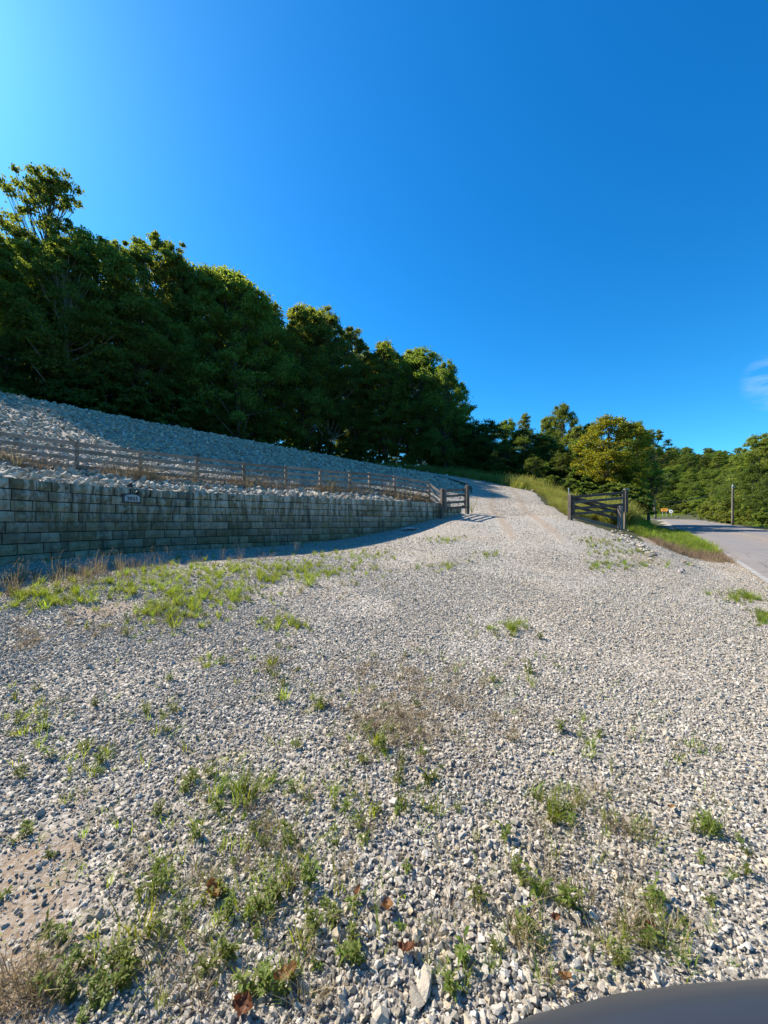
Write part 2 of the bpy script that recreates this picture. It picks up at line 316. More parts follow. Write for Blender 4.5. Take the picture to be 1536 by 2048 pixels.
# road: straight, then a bend to the left
RU = np.array([0.568, 0.823]); RN = np.array([0.823, -0.568]); RW = 5.2
ROADC = [np.array([8, 8]) + RN*RW/2 + RU*s for s in np.linspace(-60, 84, 49)]
_p, _a = ROADC[-1].copy(), math.atan2(RU[1], RU[0])
for _ in range(26):
    _a += 0.075; _p = _p + 2.3*np.array([math.cos(_a), math.sin(_a)]); ROADC.append(_p.copy())
ROADC = np.array(ROADC)
ROADS = np.concatenate([[0], np.cumsum(np.hypot(*np.diff(ROADC, axis=0).T))]) - 60
def road_z(s): return np.interp(s, [-60, -30, -9.7, 0, 7.9, 24, 45, 84, 130, 160], [-.5, -.25, 0, .28, .58, .84, 1.2, 1.95, 2.5, 3.0])
def far_z(x, y):
    hill = 33*np.exp(-((y-255)/85)**2)*sstep(30, 140, x) + 10*sstep(150, 500, np.hypot(x, y))*np.clip(-x/300, 0, 1)
    return 2.5 + hill + np.where(x < 0, np.minimum(-x*0.06, 8), 0)
def H_exact(x, y):
    x = np.asarray(x, float); y = np.asarray(y, float)
    lo = tps_eval(F_LOW, x, y); hi = tps_eval(F_HIGH, x, y)
    d, par = polydist(x, y, EXT)
    beyond = np.clip(par-(WEND-1), 0, 6); wdt = 0.10+beyond*0.9
    k = sstep(-0.5, 0.5, np.where(beyond > 0, d/(2*wdt), (d-0.16)/0.16))
    z = lo*(1-k)+hi*k
    r = np.hypot(x, y-10); f = sstep(75, 120, r)
    z = z*(1-f)+far_z(x, y)*f
    dr, pr = polydist(x, y, ROADC); s = np.interp(pr, np.arange(len(ROADS)), ROADS)
    far = np.clip(s/80, 0, 1); rz = road_z(s)-0.04-0.06*far
    kr = 1-sstep(RW/2+0.25+2.0*far, RW/2+1.6+5*far, np.abs(dr))
    return z*(1-kr)+rz*kr
def axis(a, b, step, lo, hi, g):
    c = list(np.arange(a, b, step)); s = step
    while c[-1] < hi: s = s*(1+g); c.append(c[-1]+s)
    s = step; pre = []; v = a
    while v > lo: s = s*(1+g); v -= s; pre.append(v)
    return np.array(pre[::-1]+c)
gx = axis(-9.5, 13.5, 0.14, -900, 1100, 0.045); gy = axis(0.4, 21.0, 0.14, -300, 1200, 0.045)
GX, GY = np.meshgrid(gx, gy); GZ = H_exact(GX.ravel(), GY.ravel()).reshape(GX.shape)
def H(x, y):
    """height of the ground sheet, read from its grid"""
    x = np.asarray(x, float); y = np.asarray(y, float)
    i = np.clip(np.searchsorted(gx, x)-1, 0, len(gx)-2); j = np.clip(np.searchsorted(gy, y)-1, 0, len(gy)-2)
    u = np.clip((x-gx[i])/(gx[i+1]-gx[i]), 0, 1); v = np.clip((y-gy[j])/(gy[j+1]-gy[j]), 0, 1)
    return (GZ[j, i]*(1-u)+GZ[j, i+1]*u)*(1-v)+(GZ[j+1, i]*(1-u)+GZ[j+1, i+1]*u)*v
def h1(x, y): return float(H(np.array([x]), np.array([y]))[0])
def ray(px, py, dmin=0.8, dmax=140):
    """photo pixels -> points where those sight lines meet the ground"""
    px = np.atleast_1d(np.asarray(px, float)); py = np.atleast_1d(np.asarray(py, float))
    ds = np.geomspace(dmin, dmax, 260); hit = np.full(px.shape, np.nan); prev = np.full(px.shape, dmin)
    for d in ds:
        x = (px-CX)/FPX*d; z = CAMZ+(HY-py)/FPX*d
        mk = np.isnan(hit) & (H(x, np.full(x.shape, d)) >= z)
        hit[mk] = (d+prev[mk])/2; prev[:] = d
    ok = ~np.isnan(hit); d = hit
    x = (px-CX)/FPX*d; out = np.stack([x, d, np.zeros_like(d)], 1)
    out[ok, 2] = H(x[ok], d[ok]); return out, ok
def at(px, py, d): return Vector(((px-CX)/FPX*d, d, CAMZ+(HY-py)/FPX*d))

rel = rng.normal(0, 0.006, GX.shape); GZ = GZ + np.where(np.hypot(GX, GY-8) < 20, rel*.35, 0)
nxg, nyg = len(gx), len(gy)
V = np.stack([GX.ravel(), GY.ravel(), GZ.ravel()], 1)
# where each surface lies
sd, spar = polydist(GX.ravel(), GY.ravel(), EXT); rd, rpar = polydist(GX.ravel(), GY.ravel(), ROADC)
X_, Y_ = GX.ravel(), GY.ravel()
DRIVE = catmull([(4.2, 9), (5.3, 14), (5.75, 16.6), (6.4, 20), (7.9, 25), (8.5, 30), (6.6, 34.5), (2.4, 38.5), (-3, 42), (-10, 43.5), (-24, 40)], 5)
dd, dpar = polydist(X_, Y_, DRIVE); ddist = np.abs(dd)
drive_w = np.where(Y_ < 20, 2.3, 2.1)
LOTP = [(-8, -10), (-7.4, 0), (-7.05, 4.4)] + [tuple(p) for p in WALLC[16:]] + [(3.6, 17.4), (7.8, 17.4), (8.2, 15.0), (8.6, 13.6), (9.2, 12.4), (9.9, 11.3), (10.3, 11.1), (8, 8), (2.4, 0), (-3, -8)]
def inside(x, y, P):
    c = np.zeros(x.shape, bool); j = len(P)-1
    for i in range(len(P)):
        (xi, yi), (xj, yj) = P[i], P[j]
        c ^= ((yi > y) != (yj > y)) & (x < (xj-xi)*(y-yi)/(yj-yi+1e-12)+xi); j = i
    return c
lot = inside(X_, Y_, LOTP)
drv = (~lot) & (ddist < drive_w) & (Y_ > 15.5)
CREST = [(-24, 4), (-22, 13), (-19.9, 19.8), (-18.1, 22.2), (-16.6, 24.3), (-14.1, 27.4), (-10.6, 32.5), (-6.4, 38), (-2.5, 40.5), (3.2, 37.2)]
SLOPEP = [tuple(p) for p in WALLC[2:]] + [(4.0, 18.2), (4.6, 20), (5.6, 24), (6.0, 28), (5.2, 32), (3.0, 36)] + CREST[::-1] + [(-24, -8), (-7.7, -8)]
slope = inside(X_, Y_, SLOPEP) & (sd > -0.02) & ~lot & ~drv
zone = np.zeros((len(X_), 4), np.float32); zone[:, 3] = 1
earth = ~(lot | drv | slope)
roadside = np.abs(rd) < RW/2+0.5
zone[earth & ~roadside, 2] = 1.0
zone[slope, 1] = 0.35
# bare, tan patches: wheel tracks on the drive and a few spots in the lot
dirt = np.zeros(len(X_))
for off in (-0.75, 0.8): dirt = np.maximum(dirt, 0.62*np.exp(-((dd-off)/0.36)**2)*sstep(9, 14, Y_))
dirt = np.maximum(dirt, 0.35*(ddist < 2.0)*sstep(13, 18, Y_)*1.2)
SPOT = [(60, 1720, .28, .75), (30, 1850, .3, .8), (10, 1960, .25, .85), (190, 1222, .45, .8), (240, 1216, .35, .7), (830, 1290, .22, .6), (1010, 1095, 1.0, .35), (180, 1600, .4, .45), (60, 1560, .4, .45), (1290, 1120, .8, .6), (1200, 1080, .7, .6), (330, 1700, .3, .4),
        (620, 1560, .35, .42), (900, 1760, .28, .42), (1150, 1900, .2, .45), (500, 1480, .5, .4), (1000, 1210, .6, .4), (650, 1290, .5, .4), (1330, 1330, .6, .42), (780, 1400, .6, .45), (1420, 1160, .7, .5), (300, 1900, .3, .5), (1250, 1560, .4, .38), (1080, 1060, 1.2, .4)]
spots, ok = ray([q[0] for q in SPOT], [q[1] for q in SPOT])
for (sx, sy, sz), (_, _, rr, am) in zip(spots, SPOT):
    dirt = np.maximum(dirt, am*np.exp(-((X_-sx)**2+(Y_-sy)**2)/(rr*rr)))
dirt = np.maximum(dirt, 0.5*np.exp(-((np.abs(rd)-RW/2-0.3)/0.45)**2))
zone[lot | drv | roadside, 1] = dirt[lot | drv | roadside]
dryb = inside(X_, Y_, [(9.3, 14.2), (8.8, 12.8), (9.3, 11.4), (10.3, 10.6), (11.9, 13.2), (10.9, 13.9)]) & earth
zone[dryb, 2] = .1; zone[dryb, 1] = .75
gi = np.arange(nxg*nyg).reshape(nyg, nxg)
Q = np.stack([gi[:-1, :-1].ravel(), gi[:-1, 1:].ravel(), gi[1:, 1:].ravel(), gi[1:, :-1].ravel()], 1)
def sub_sheet(name, mask):
    f = Q[mask]; u, inv = np.unique(f, return_inverse=True)
    me = arr_mesh(name, V[u], inv.reshape(f.shape), True)
    a = me.color_attributes.new('zone', 'FLOAT_COLOR', 'POINT'); a.data.foreach_set('color', zone[u].ravel())
    return tag(link(name, me, M_GROUND), kind='structure')
fl, fd, fs = lot[Q].sum(1) >= 3, drv[Q].sum(1) >= 3, slope[Q].sum(1) >= 3
fd &= ~fl; fs &= ~(fl | fd)
O_GROUND = sub_sheet('ground', ~(fl | fd | fs)); O_LOT = sub_sheet('gravel_lot', fl); O_DRIVE = sub_sheet('driveway', fd); O_SLOPE = sub_sheet('rock_slope', fs)

# ------------------------------------------------------------------ road
def ribbon(name, off0, off1, z_up, mat, i0=0, i1=None, kind='structure', parent=None, n_across=1):
    P = ROADC[i0:i1]; s = ROADS[i0:i1]; t = np.gradient(P, axis=0); t /= np.linalg.norm(t, axis=1)[:, None]; nr = np.stack([t[:, 1], -t[:, 0]], 1)
    offs = np.linspace(off0, off1, n_across+1); Vv = []; Ff = []; k = n_across+1
    for i in range(len(P)):
        for o in offs:
            crown = 0.03*(1-(o/(RW/2))**2); Vv.append((*(P[i]+nr[i]*o), road_z(s[i])+crown+z_up))
    for i in range(len(P)-1):
        for j in range(n_across): Ff.append((i*k+j, i*k+j+1, (i+1)*k+j+1, (i+1)*k+j))
    me = arr_mesh(name, Vv, Ff, True); uv = me.uv_layers.new(name='UVMap')
    for l in me.loops:
        i, j = divmod(l.vertex_index, k); uv.data[l.index].uv = (j/n_across, s[i]/RW)
    o = link(name, me, mat, parent)
    if kind: tag(o, kind=kind)
    return o
O_ROAD = ribbon('road', -RW/2, RW/2, 0.0, M_ASPH, n_across=8)
M_EDGE = paint_mat('worn_edge_paint', (0.34, 0.325, 0.30), 0.48); M_CTR = paint_mat('worn_yellow_paint', (0.33, 0.24, 0.12), 0.44)
ribbon('edge_line', -RW/2+0.02, -RW/2+0.14, 0.004, M_EDGE, kind=None, parent=O_ROAD)
ribbon('centre_line', -0.12, -0.03, 0.004, M_CTR, kind=None, parent=O_ROAD); ribbon('centre_line', 0.05, 0.14, 0.004, M_CTR, kind=None, parent=O_ROAD)

# ------------------------------------------------------------------ scattering tools
def scatter(name, pts, rots, scls, idx, variants, parent=None):
    """one object whose vertices carry instances of the variant meshes"""
    me = bpy.data.meshes.new(name); n = len(pts)
    me.vertices.add(n); me.vertices.foreach_set('co', np.asarray(pts, np.float32).ravel())
    a = me.attributes.new('rot', 'FLOAT_VECTOR', 'POINT'); a.data.foreach_set('vector', np.asarray(rots, np.float32).ravel())
    a = me.attributes.new('scl', 'FLOAT_VECTOR', 'POINT'); a.data.foreach_set('vector', np.asarray(scls, np.float32).ravel())
    a = me.attributes.new('idx', 'INT', 'POINT'); a.data.foreach_set('value', np.asarray(idx, np.int32))
    o = link(name, me, None, parent)
    c = bpy.data.collections.new(name+'_pieces')
    for i, (vm) in enumerate(variants):
        c.objects.link(bpy.data.objects.new('%s_piece' % name, vm))
    g = bpy.data.node_groups.new(name+'_scatter', 'GeometryNodeTree')
    g.interface.new_socket('Geometry', in_out='INPUT', socket_type='NodeSocketGeometry'); g.interface.new_socket('Geometry', in_out='OUTPUT', socket_type='NodeSocketGeometry')
    gi_, go = g.nodes.new('NodeGroupInput'), g.nodes.new('NodeGroupOutput'); ip = g.nodes.new('GeometryNodeInstanceOnPoints')
    ci = g.nodes.new('GeometryNodeCollectionInfo'); ci.inputs['Collection'].default_value = c; ci.inputs['Separate Children'].default_value = True; ci.inputs['Reset Children'].default_value = True
    def na(nm, ty):
        q = g.nodes.new('GeometryNodeInputNamedAttribute'); q.data_type = ty; q.inputs[0].default_value = nm; return q.outputs[0]
    L = g.links.new
    L(gi_.outputs[0], ip.inputs['Points']); L(ci.outputs[0], ip.inputs['Instance']); ip.inputs['Pick Instance'].default_value = True
    L(na('idx', 'INT'), ip.inputs['Instance Index']); L(na('rot', 'FLOAT_VECTOR'), ip.inputs['Rotation']); L(na('scl', 'FLOAT_VECTOR'), ip.inputs['Scale'])
    L(ip.outputs[0], go.inputs[0])
    md = o.modifiers.new('scatter', 'NODES'); md.node_group = g
    return o
def rock_mesh(name, seed, mat, npts=13, flat=0.7):
    r = np.random.default_rng(seed); bm = bmesh.new()
    p = r.normal(size=(npts, 3)); p /= np.linalg.norm(p, axis=1)[:, None]; p *= r.uniform(0.75, 1.1, (npts, 1)); p *= np.array([1.0, r.uniform(0.65, 0.95), r.uniform(flat-0.15, flat+0.15)])
    for q in p: bm.verts.new(q)
    res = bmesh.ops.convex_hull(bm, input=bm.verts)
    bmesh.ops.delete(bm, geom=[v for v in bm.verts if not v.link_faces], context='VERTS')
    me = bpy.data.meshes.new(name); bm.to_mesh(me); bm.free(); me.materials.append(mat); return me
STONES = [rock_mesh('stone', 100+i, M_STONE, 15) for i in range(14)]
ROCKS = [rock_mesh('rock', 200+i, M_ROCK, 16, 0.6) for i in range(12)]
def rock_parts(name, pts, rad, variants, parent, nbig, label=None):
    """the ones that show largest become parts of their own, the rest one part"""
    pts = np.asarray(pts); rad = np.asarray(rad); n = len(pts)
    rots = rng.uniform(0, 2*math.pi, (n, 3)) * np.array([0.12, 0.12, 1.0]) + np.where(rng.random((n, 1)) < 0.4, 1, 0)*rng.uniform(-1, 1, (n, 3)); scl = np.stack([rad*rng.uniform(0.8, 1.25, n), rad*rng.uniform(0.8, 1.25, n), rad*rng.uniform(0.8, 1.2, n)], 1)
    idx = rng.integers(0, len(variants), n)
    app = rad/np.maximum(pts[:, 1], 0.4)
    vis = (np.abs(pts[:, 0])/pts[:, 1] < 0.98) & ((CAMZ-pts[:, 2])/pts[:, 1] < 1.29)
    order = np.argsort(-np.where(vis, app, 0)); big = order[:nbig]; rest = order[nbig:]
    for i in big:
        o = link(name, variants[idx[i]], None, parent); o.location = pts[i]; o.rotation_euler = rots[i]; o.scale = scl[i]
    o = scatter('small_'+name+'s', pts[rest], rots[rest], scl[rest], idx[rest], variants, parent); tag(o, kind='stuff')

# gravel of the lot: dense near the lens, thinning where single stones can no longer be told apart
def wedge(ys, per_m2):
    """points in the field of view whose number per square metre follows per_m2 with distance"""
    g = np.linspace(ys[0], ys[-1], 800); f = np.interp(g, ys, per_m2)*2.08*g; c = np.concatenate([[0], np.cumsum((f[1:]+f[:-1])/2*np.diff(g))])
    y = np.interp(rng.random(int(c[-1]))*c[-1], c, g); return rng.uniform(-1.04, 1.04, len(y))*y, y
PX, PY, PR = [], [], []
for ys_, pm, my, mu in (((.95, 2.5, 5, 8, 11, 14, 18), (5000, 4500, 2800, 1300, 600, 240, 90), (1, 5, 9, 14), (.0096, .0102, .0112, .014)), ((.95, 3, 6, 7), (4500, 2400, 400, 0), (1, 7), (.0046, .006))):
    x, y = wedge(ys_, pm); PX.append(x); PY.append(y); PR.append(np.interp(y, my, mu)*np.exp(rng.normal(0, .32, len(y))))
x_, y_, r_ = np.concatenate(PX), np.concatenate(PY), np.concatenate(PR)
inlot = inside(x_, y_, LOTP) & (np.abs(polydist(x_, y_, ROADC)[0]) > RW/2-0.1+rng.exponential(0.12, len(x_)))
dens = np.interp(y_, [0, 9, 12, 15], [1, .9, .7, .4])
_n = sum(np.sin(x_*a+y_*b+c)*k for a, b, c, k in ((.9, 1.3, .4, 1), (1.7, -.8, 2.1, .8), (-2.6, 2.2, 1.0, .6), (4.3, 3.1, 3.3, .4)))      # thinner, trodden-in areas
dens *= np.where(r_ > .0075, 1-.7*sstep(.1, 1.3, _n)*sstep(1.5, 4, y_), 1)
_d = polydist(x_, y_, DRIVE)[0]
for off in (-0.75, 0.8): dens *= 1-.85*np.exp(-((_d-off)/.36)**2)*sstep(8, 12, y_)
for (sx, sy, sz), (_, _, rr, am) in zip(spots, SPOT):
    dens *= 1-np.minimum(1, am*.85)*np.exp(-((x_-sx)**2+(y_-sy)**2)/(rr*rr))
keep = inlot & (rng.random(len(x_)) < dens)
x_, y_, r_ = x_[keep], y_[keep], r_[keep]
# the chips at the foot of the picture are coarser towards the right of centre
r_ *= 1+0.35*np.exp(-(((x_-0.25)/0.5)**2+((y_-1.4)/0.8)**2))
z_ = H(x_, y_)+r_*rng.uniform(-0.15, 0.6, len(x_))
rock_parts('stone', np.stack([x_, y_, z_], 1), r_, STONES, O_LOT, 300)

# driveway stones
y = rng.uniform(16.5, 36, 16000); k = rng.integers(0, len(DRIVE), 16000); p = DRIVE[k]+rng.normal(0, 0.95, (16000, 2)); p = p[p[:, 1] > 17]
o = scatter('driveway_gravel', np.stack([p[:, 0], p[:, 1], H(p[:, 0], p[:, 1])+0.008], 1), rng.uniform(0, 6.28, (len(p), 3)), np.repeat(0.017*np.exp(rng.normal(0, .3, (len(p), 1))), 3, 1), rng.integers(0, 14, len(p)), STONES, O_DRIVE); tag(o, kind='stuff')
# berm of loose rock on the far side of the drive
e = catmull([(12.2, 24.4), (10.9, 28), (10.9, 31.5), (9.3, 35.2), (5.4, 39.2), (1, 42)], 40); e = e+rng.normal(0, .22, e.shape)
# rip-rap slope
n = 100000
xs, ys = rng.uniform(-24, 7, n), rng.uniform(3, 41, n)
dist = np.hypot(xs, ys)
ins = inside(xs, ys, SLOPEP) & (np.abs(xs)/ys < 1.12) & (polydist(xs, ys, EXT)[0] > 0.36) & (rng.random(n) < np.clip(16/dist, 0.5, 1))
xs, ys = xs[ins], ys[ins]; rs = np.minimum(0.058*np.exp(rng.normal(0, .42, len(xs))), .125)*(1+0.25*sstep(18, 32, ys))
dw = polydist(xs, ys, EXT)[0]
rs *= 1+0.2*(dw < 1.6)*(xs < -2)*rng.random(len(xs))*(dw > .55)
rs *= 1-0.45*sstep(0.5, 3.0, xs)*(ys < 26)
zs = H(xs, ys)+rs*rng.uniform(-0.1, 0.9, len(xs))-.06*(dw < .6)
xs = np.concatenate([xs, e[:, 0]]); ys = np.concatenate([ys, e[:, 1]]); re = 0.11*np.exp(rng.normal(0, .3, len(e))); zs = np.concatenate([zs, H(e[:, 0], e[:, 1])+re*.4]); rs = np.concatenate([rs, re])
rock_parts('rock', np.stack([xs, ys, zs], 1), rs, ROCKS, O_SLOPE, 300)

# ------------------------------------------------------------------ retaining wall, block by block
seg = np.hypot(*np.diff(WALLC, axis=0).T); WS = np.concatenate([[0], np.cumsum(seg)])
def wall_at(s):
    p = np.array([np.interp(s, WS, WALLC[:, 0]), np.interp(s, WS, WALLC[:, 1])]); q = np.array([np.interp(s+0.05, WS, WALLC[:, 0]), np.interp(s+0.05, WS, WALLC[:, 1])]); r = np.array([np.interp(s-0.05, WS, WALLC[:, 0]), np.interp(s-0.05, WS, WALLC[:, 1])])
    t = q-r; t /= np.linalg.norm(t); return p, t
CH, JT = 0.2, 0.019
def block_mesh(wd, seed):
    r = random.Random(seed); nx, nz = 5, 3; h = CH-JT; V_, F_ = [], []
    for j in range(nz):
        for i in range(nx):
            u, v_ = i/(nx-1), j/(nz-1); edge = i in (0, nx-1) or j in (0, nz-1)
            x = (u-.5)*wd; zz = v_*h
            if not edge: x = ((i-0.5)/(nx-2)-.5)*(wd-.05)*1.0 if False else x+r.uniform(-.012, .012); zz += r.uniform(-.012, .012)
            if edge: x += 0; yy = r.uniform(-0.004, 0.004)
            else: yy = -0.032-r.uniform(-0.012, 0.016)
            V_.append((x, yy, zz+(r.uniform(-.003, .003) if edge else 0)))
    for j in range(nz-1):
        for i in range(nx-1): a = j*nx+i; F_.append((a, a+1, a+nx+1, a+nx))
    b = len(V_)                                                     # the sides run back into the wall
    ring = [i for i in range(nx)]+[j*nx+nx-1 for j in range(1, nz)]+[(nz-1)*nx+i for i in range(nx-2, -1, -1)]+[j*nx for j in range(nz-2, 0, -1)]
    for k in ring: x, yy, zz = V_[k]; V_.append((x, 0.2, zz))
    m_ = len(ring)
    for q in range(m_): F_.append((ring[(q+1) % m_], ring[q], b+q, b+(q+1) % m_))
    me = bpy.data.meshes.new('block'); me.from_pydata(V_, [], F_); me.update(); me.materials.append(M_BLOCK); return me
BW = (0.28, 0.36, 0.45)
BMESH = {w_: [block_mesh(w_-JT, hash((w_, k)) & 0xffff) for k in range(6)] for w_ in BW}
O_WALL = empty('retaining_wall', (WALLC[40][0], WALLC[40][1], h1(*WALLC[40])))
tag(O_WALL, 'long curved retaining wall of weathered grey split-face concrete blocks below the gravel slope', 'wall')
WI = Matrix.Translation(-O_WALL.location)
recs = []
for c in range(11):
    s = -random.uniform(0, .3); zb = WALL_TOP-CH*(c+1)
    while s < WS[-1]:
        w_ = random.choice((.28, .36, .36, .45)); sc = s+w_/2; s += w_
        if sc > WS[-1]-0.05 or sc < 0: continue
        p, t = wall_at(sc); nrm = np.array([t[1], -t[0]])              # faces the lot
        q = p+nrm*(0.012*c+random.uniform(-.009, .009))
        g = h1(*(q+nrm*0.15))
        if zb+CH < g-0.02: continue
        if c == 0 and sc > WS[-1]-0.9: continue
        recs.append((q, t, zb, w_))
vis = [r_0 for r_0 in recs if r_0[0][1] > 5.9]; hid = [r_0 for r_0 in recs if r_0[0][1] <= 5.9]
vis.sort(key=lambda r_0: r_0[0][0]**2+r_0[0][1]**2)
def block_obj(r_0):
    q, t, zb, w_ = r_0
    o = link('block', random.choice(BMESH[w_]), None, O_WALL)
    o.location = Vector((q[0], q[1], zb+random.uniform(-.002, .002)))-O_WALL.location
    o.rotation_euler = (random.uniform(-.008, .008), random.uniform(-.006, .006), math.atan2(t[1], t[0])+random.uniform(-.02, .02))
for r_0 in vis[:300]: block_obj(r_0)
def joined_blocks(lst, name):
    Vv, Ff = [], []
    for q, t, zb, w_ in lst:
        me = random.choice(BMESH[w_]); b = len(Vv); Mx = Matrix.Translation((q[0], q[1], zb)) @ Matrix.Rotation(math.atan2(t[1], t[0]), 4, 'Z')
        Vv += [tuple(Mx @ v.co-O_WALL.location) for v in me.vertices]; Ff += [tuple(i+b for i in p.vertices) for p in me.polygons]
    me = bpy.data.meshes.new(name); me.from_pydata(Vv, [], Ff); me.update(); tag(link(name, me, M_BLOCK, O_WALL), kind='stuff')
joined_blocks(hid+vis[300:], 'more_blocks')
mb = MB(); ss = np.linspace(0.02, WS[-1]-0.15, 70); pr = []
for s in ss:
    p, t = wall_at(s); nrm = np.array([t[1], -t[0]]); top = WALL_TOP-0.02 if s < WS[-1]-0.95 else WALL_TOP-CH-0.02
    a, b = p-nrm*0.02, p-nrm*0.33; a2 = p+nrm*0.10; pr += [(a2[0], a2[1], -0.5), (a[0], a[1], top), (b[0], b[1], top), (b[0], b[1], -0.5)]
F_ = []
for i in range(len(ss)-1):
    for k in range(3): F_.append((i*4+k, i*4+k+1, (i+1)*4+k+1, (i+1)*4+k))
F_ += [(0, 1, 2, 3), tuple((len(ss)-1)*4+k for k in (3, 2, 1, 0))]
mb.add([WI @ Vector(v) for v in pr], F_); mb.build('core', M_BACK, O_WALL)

# ------------------------------------------------------------------ house number plaque and spotlight on the wall
def wall_s_for_px(px):
    ss = np.linspace(0, WS[-1], 1500); P = np.stack([np.interp(ss, WS, WALLC[:, 0]), np.interp(ss, WS, WALLC[:, 1])], 1)
    v = np.where(P[:, 1] > 3, CX+FPX*P[:, 0]/P[:, 1], -1e9); return ss[np.argmin(np.abs(v-px))]
s = wall_s_for_px(262); p, t = wall_at(s); nrm = np.array([t[1], -t[0]]); dpl = p[1]
zc = CAMZ+(HY-997)/FPX*dpl
plq = empty('house_number_plaque', (p[0]+nrm[0]*0.075, p[1]+nrm[1]*0.075, zc), math.atan2(t[1], t[0]))
tag(plq, 'grey arched house number plaque reading 2055 fixed to the block wall', 'plaque')
def arch(wd, hb, ht, n=10): return [(-wd/2, -hb), (wd/2, -hb), (wd/2, ht*.35)]+[(wd/2*math.cos(a), ht*.35+ht*.65*math.sin(a)) for a in np.linspace(0.25, math.pi-0.25, n)]+[(-wd/2, ht*.35)]
I4 = Matrix.Identity(4); M_PLQF = plain('plaque_dark', (0.05, 0.05, 0.05), 0.7); M_PLQ = plain('plaque_grey', (0.33, 0.34, 0.36), 0.6)
mb = MB(); mb.box((0, 0.028, -0.005), (0.40, 0.04, 0.215)); mb.build('backing', M_PLQF, plq)
mb = MB(); prism(mb, arch(0.33, 0.075, 0.09), -0.006, 0.007, I4); mb.build('plate', M_PLQ, plq)
def text_mesh(txt, size, depth):
    cu = bpy.data.curves.new('txt', 'FONT'); cu.body = txt; cu.size = size; cu.align_x = 'CENTER'; cu.align_y = 'CENTER'; cu.extrude = depth; cu.space_character = 1.15; cu.offset = size*0.022
    o = bpy.data.objects.new('txt', cu); COL.objects.link(o); bpy.context.view_layer.update()
    me = bpy.data.meshes.new_from_object(o.evaluated_get(bpy.context.evaluated_depsgraph_get())); bpy.data.objects.remove(o); return me
me = text_mesh('2055', 0.125, 0.003); o = link('number', me, M_BLACK, plq); o.rotation_euler = (R(90), 0, 0); o.location = (0.0, -0.011, -0.012); o.scale = (0.86, 1.0, 1)
spo = empty('spotlight', (p[0]+nrm[0]*0.02+t[0]*0.06, p[1]+nrm[1]*0.02+t[1]*0.06, WALL_TOP), math.atan2(t[1], t[0]))
tag(spo, 'small black spotlight on a bracket hanging over the wall cap above the number plaque', 'lamp')
mb = MB(); mb.box((-0.06, 0.06, 0.045), (0.09, 0.07, 0.06)); mb.bar((-.06, .06, .075), (-.06, -.02, .10), .05, .02); mb.build('panel', M_BLACK, spo)
mb = MB(); mb.tube([(-.04, .05, .03), (.02, -.04, .02), (.045, -.07, -.03), (.045, -.075, -.07)], [.009]*4, 6); mb.build('bracket', M_BLACK, spo)
mb = MB(); mb.tube([(.05, -.06, -.075), (.045, -.075, -.09), (.03, -.09, -.125), (.028, -.092, -.13)], [.02, .035, .042, .036], 12); mb.build('lamp_head', M_BLACK, spo)

# ------------------------------------------------------------------ fence above the wall
def grain_post(mb, base, top, wd, cap=0.0): mb.bar(base, top, wd, wd, up=Vector((0, 1, 0)), bev=0.008)
FP = [(-30, 10.2, 858), (154, 10.9, 883.6), (280, 11.9, 899.5), (394, 12.8, 913), (488, 13.8, 924), (572, 14.7, 932), (641, 15.6, 938.5), (700, 16.2, 942.5), (739, 16.6, 945), (789, 16.5, 951), (857.5, 16.6, 963)]
fence = empty('wooden_fence', (-5, 13.8, 2.86)); tag(fence, 'weathered four-board wooden fence standing on the rocks above the block wall', 'fence')
OF = fence.location
tops = []
for i, (px, d, ty) in enumerate(FP):
    t_ = at(px, ty, d); tops.append(t_); g = h1(t_.x, t_.y)
    mb = MB(); mb.bar((t_.x-OF.x, t_.y-OF.y, g-0.25-OF.z), t_-OF+Vector((random.uniform(-.01, .01), 0, 0)), 0.105, 0.105, up=Vector((0.6, -0.8, 0)), bev=.008); mb.build('post', M_FENCE, fence)
tops.append(at(884, 981, 16.0)+Vector((0, 0.12, 0)))
for i in range(len(tops)-1):
    a, b = tops[i], tops[i+1]; fr = Vector((b.y-a.y, -(b.x-a.x), 0)).normalized()*0.072     # nailed on the lot side
    for k in range(4):
        dz = -0.07-0.212*k+random.uniform(-.012, .012)
        mb = MB(); mb.bar(a+fr+Vector((0, 0, dz))-OF, b+fr+Vector((0, 0, dz+random.uniform(-.012, .012)))-OF, 0.03, 0.098, bev=.004); mb.build('board', M_FENCE, fence)

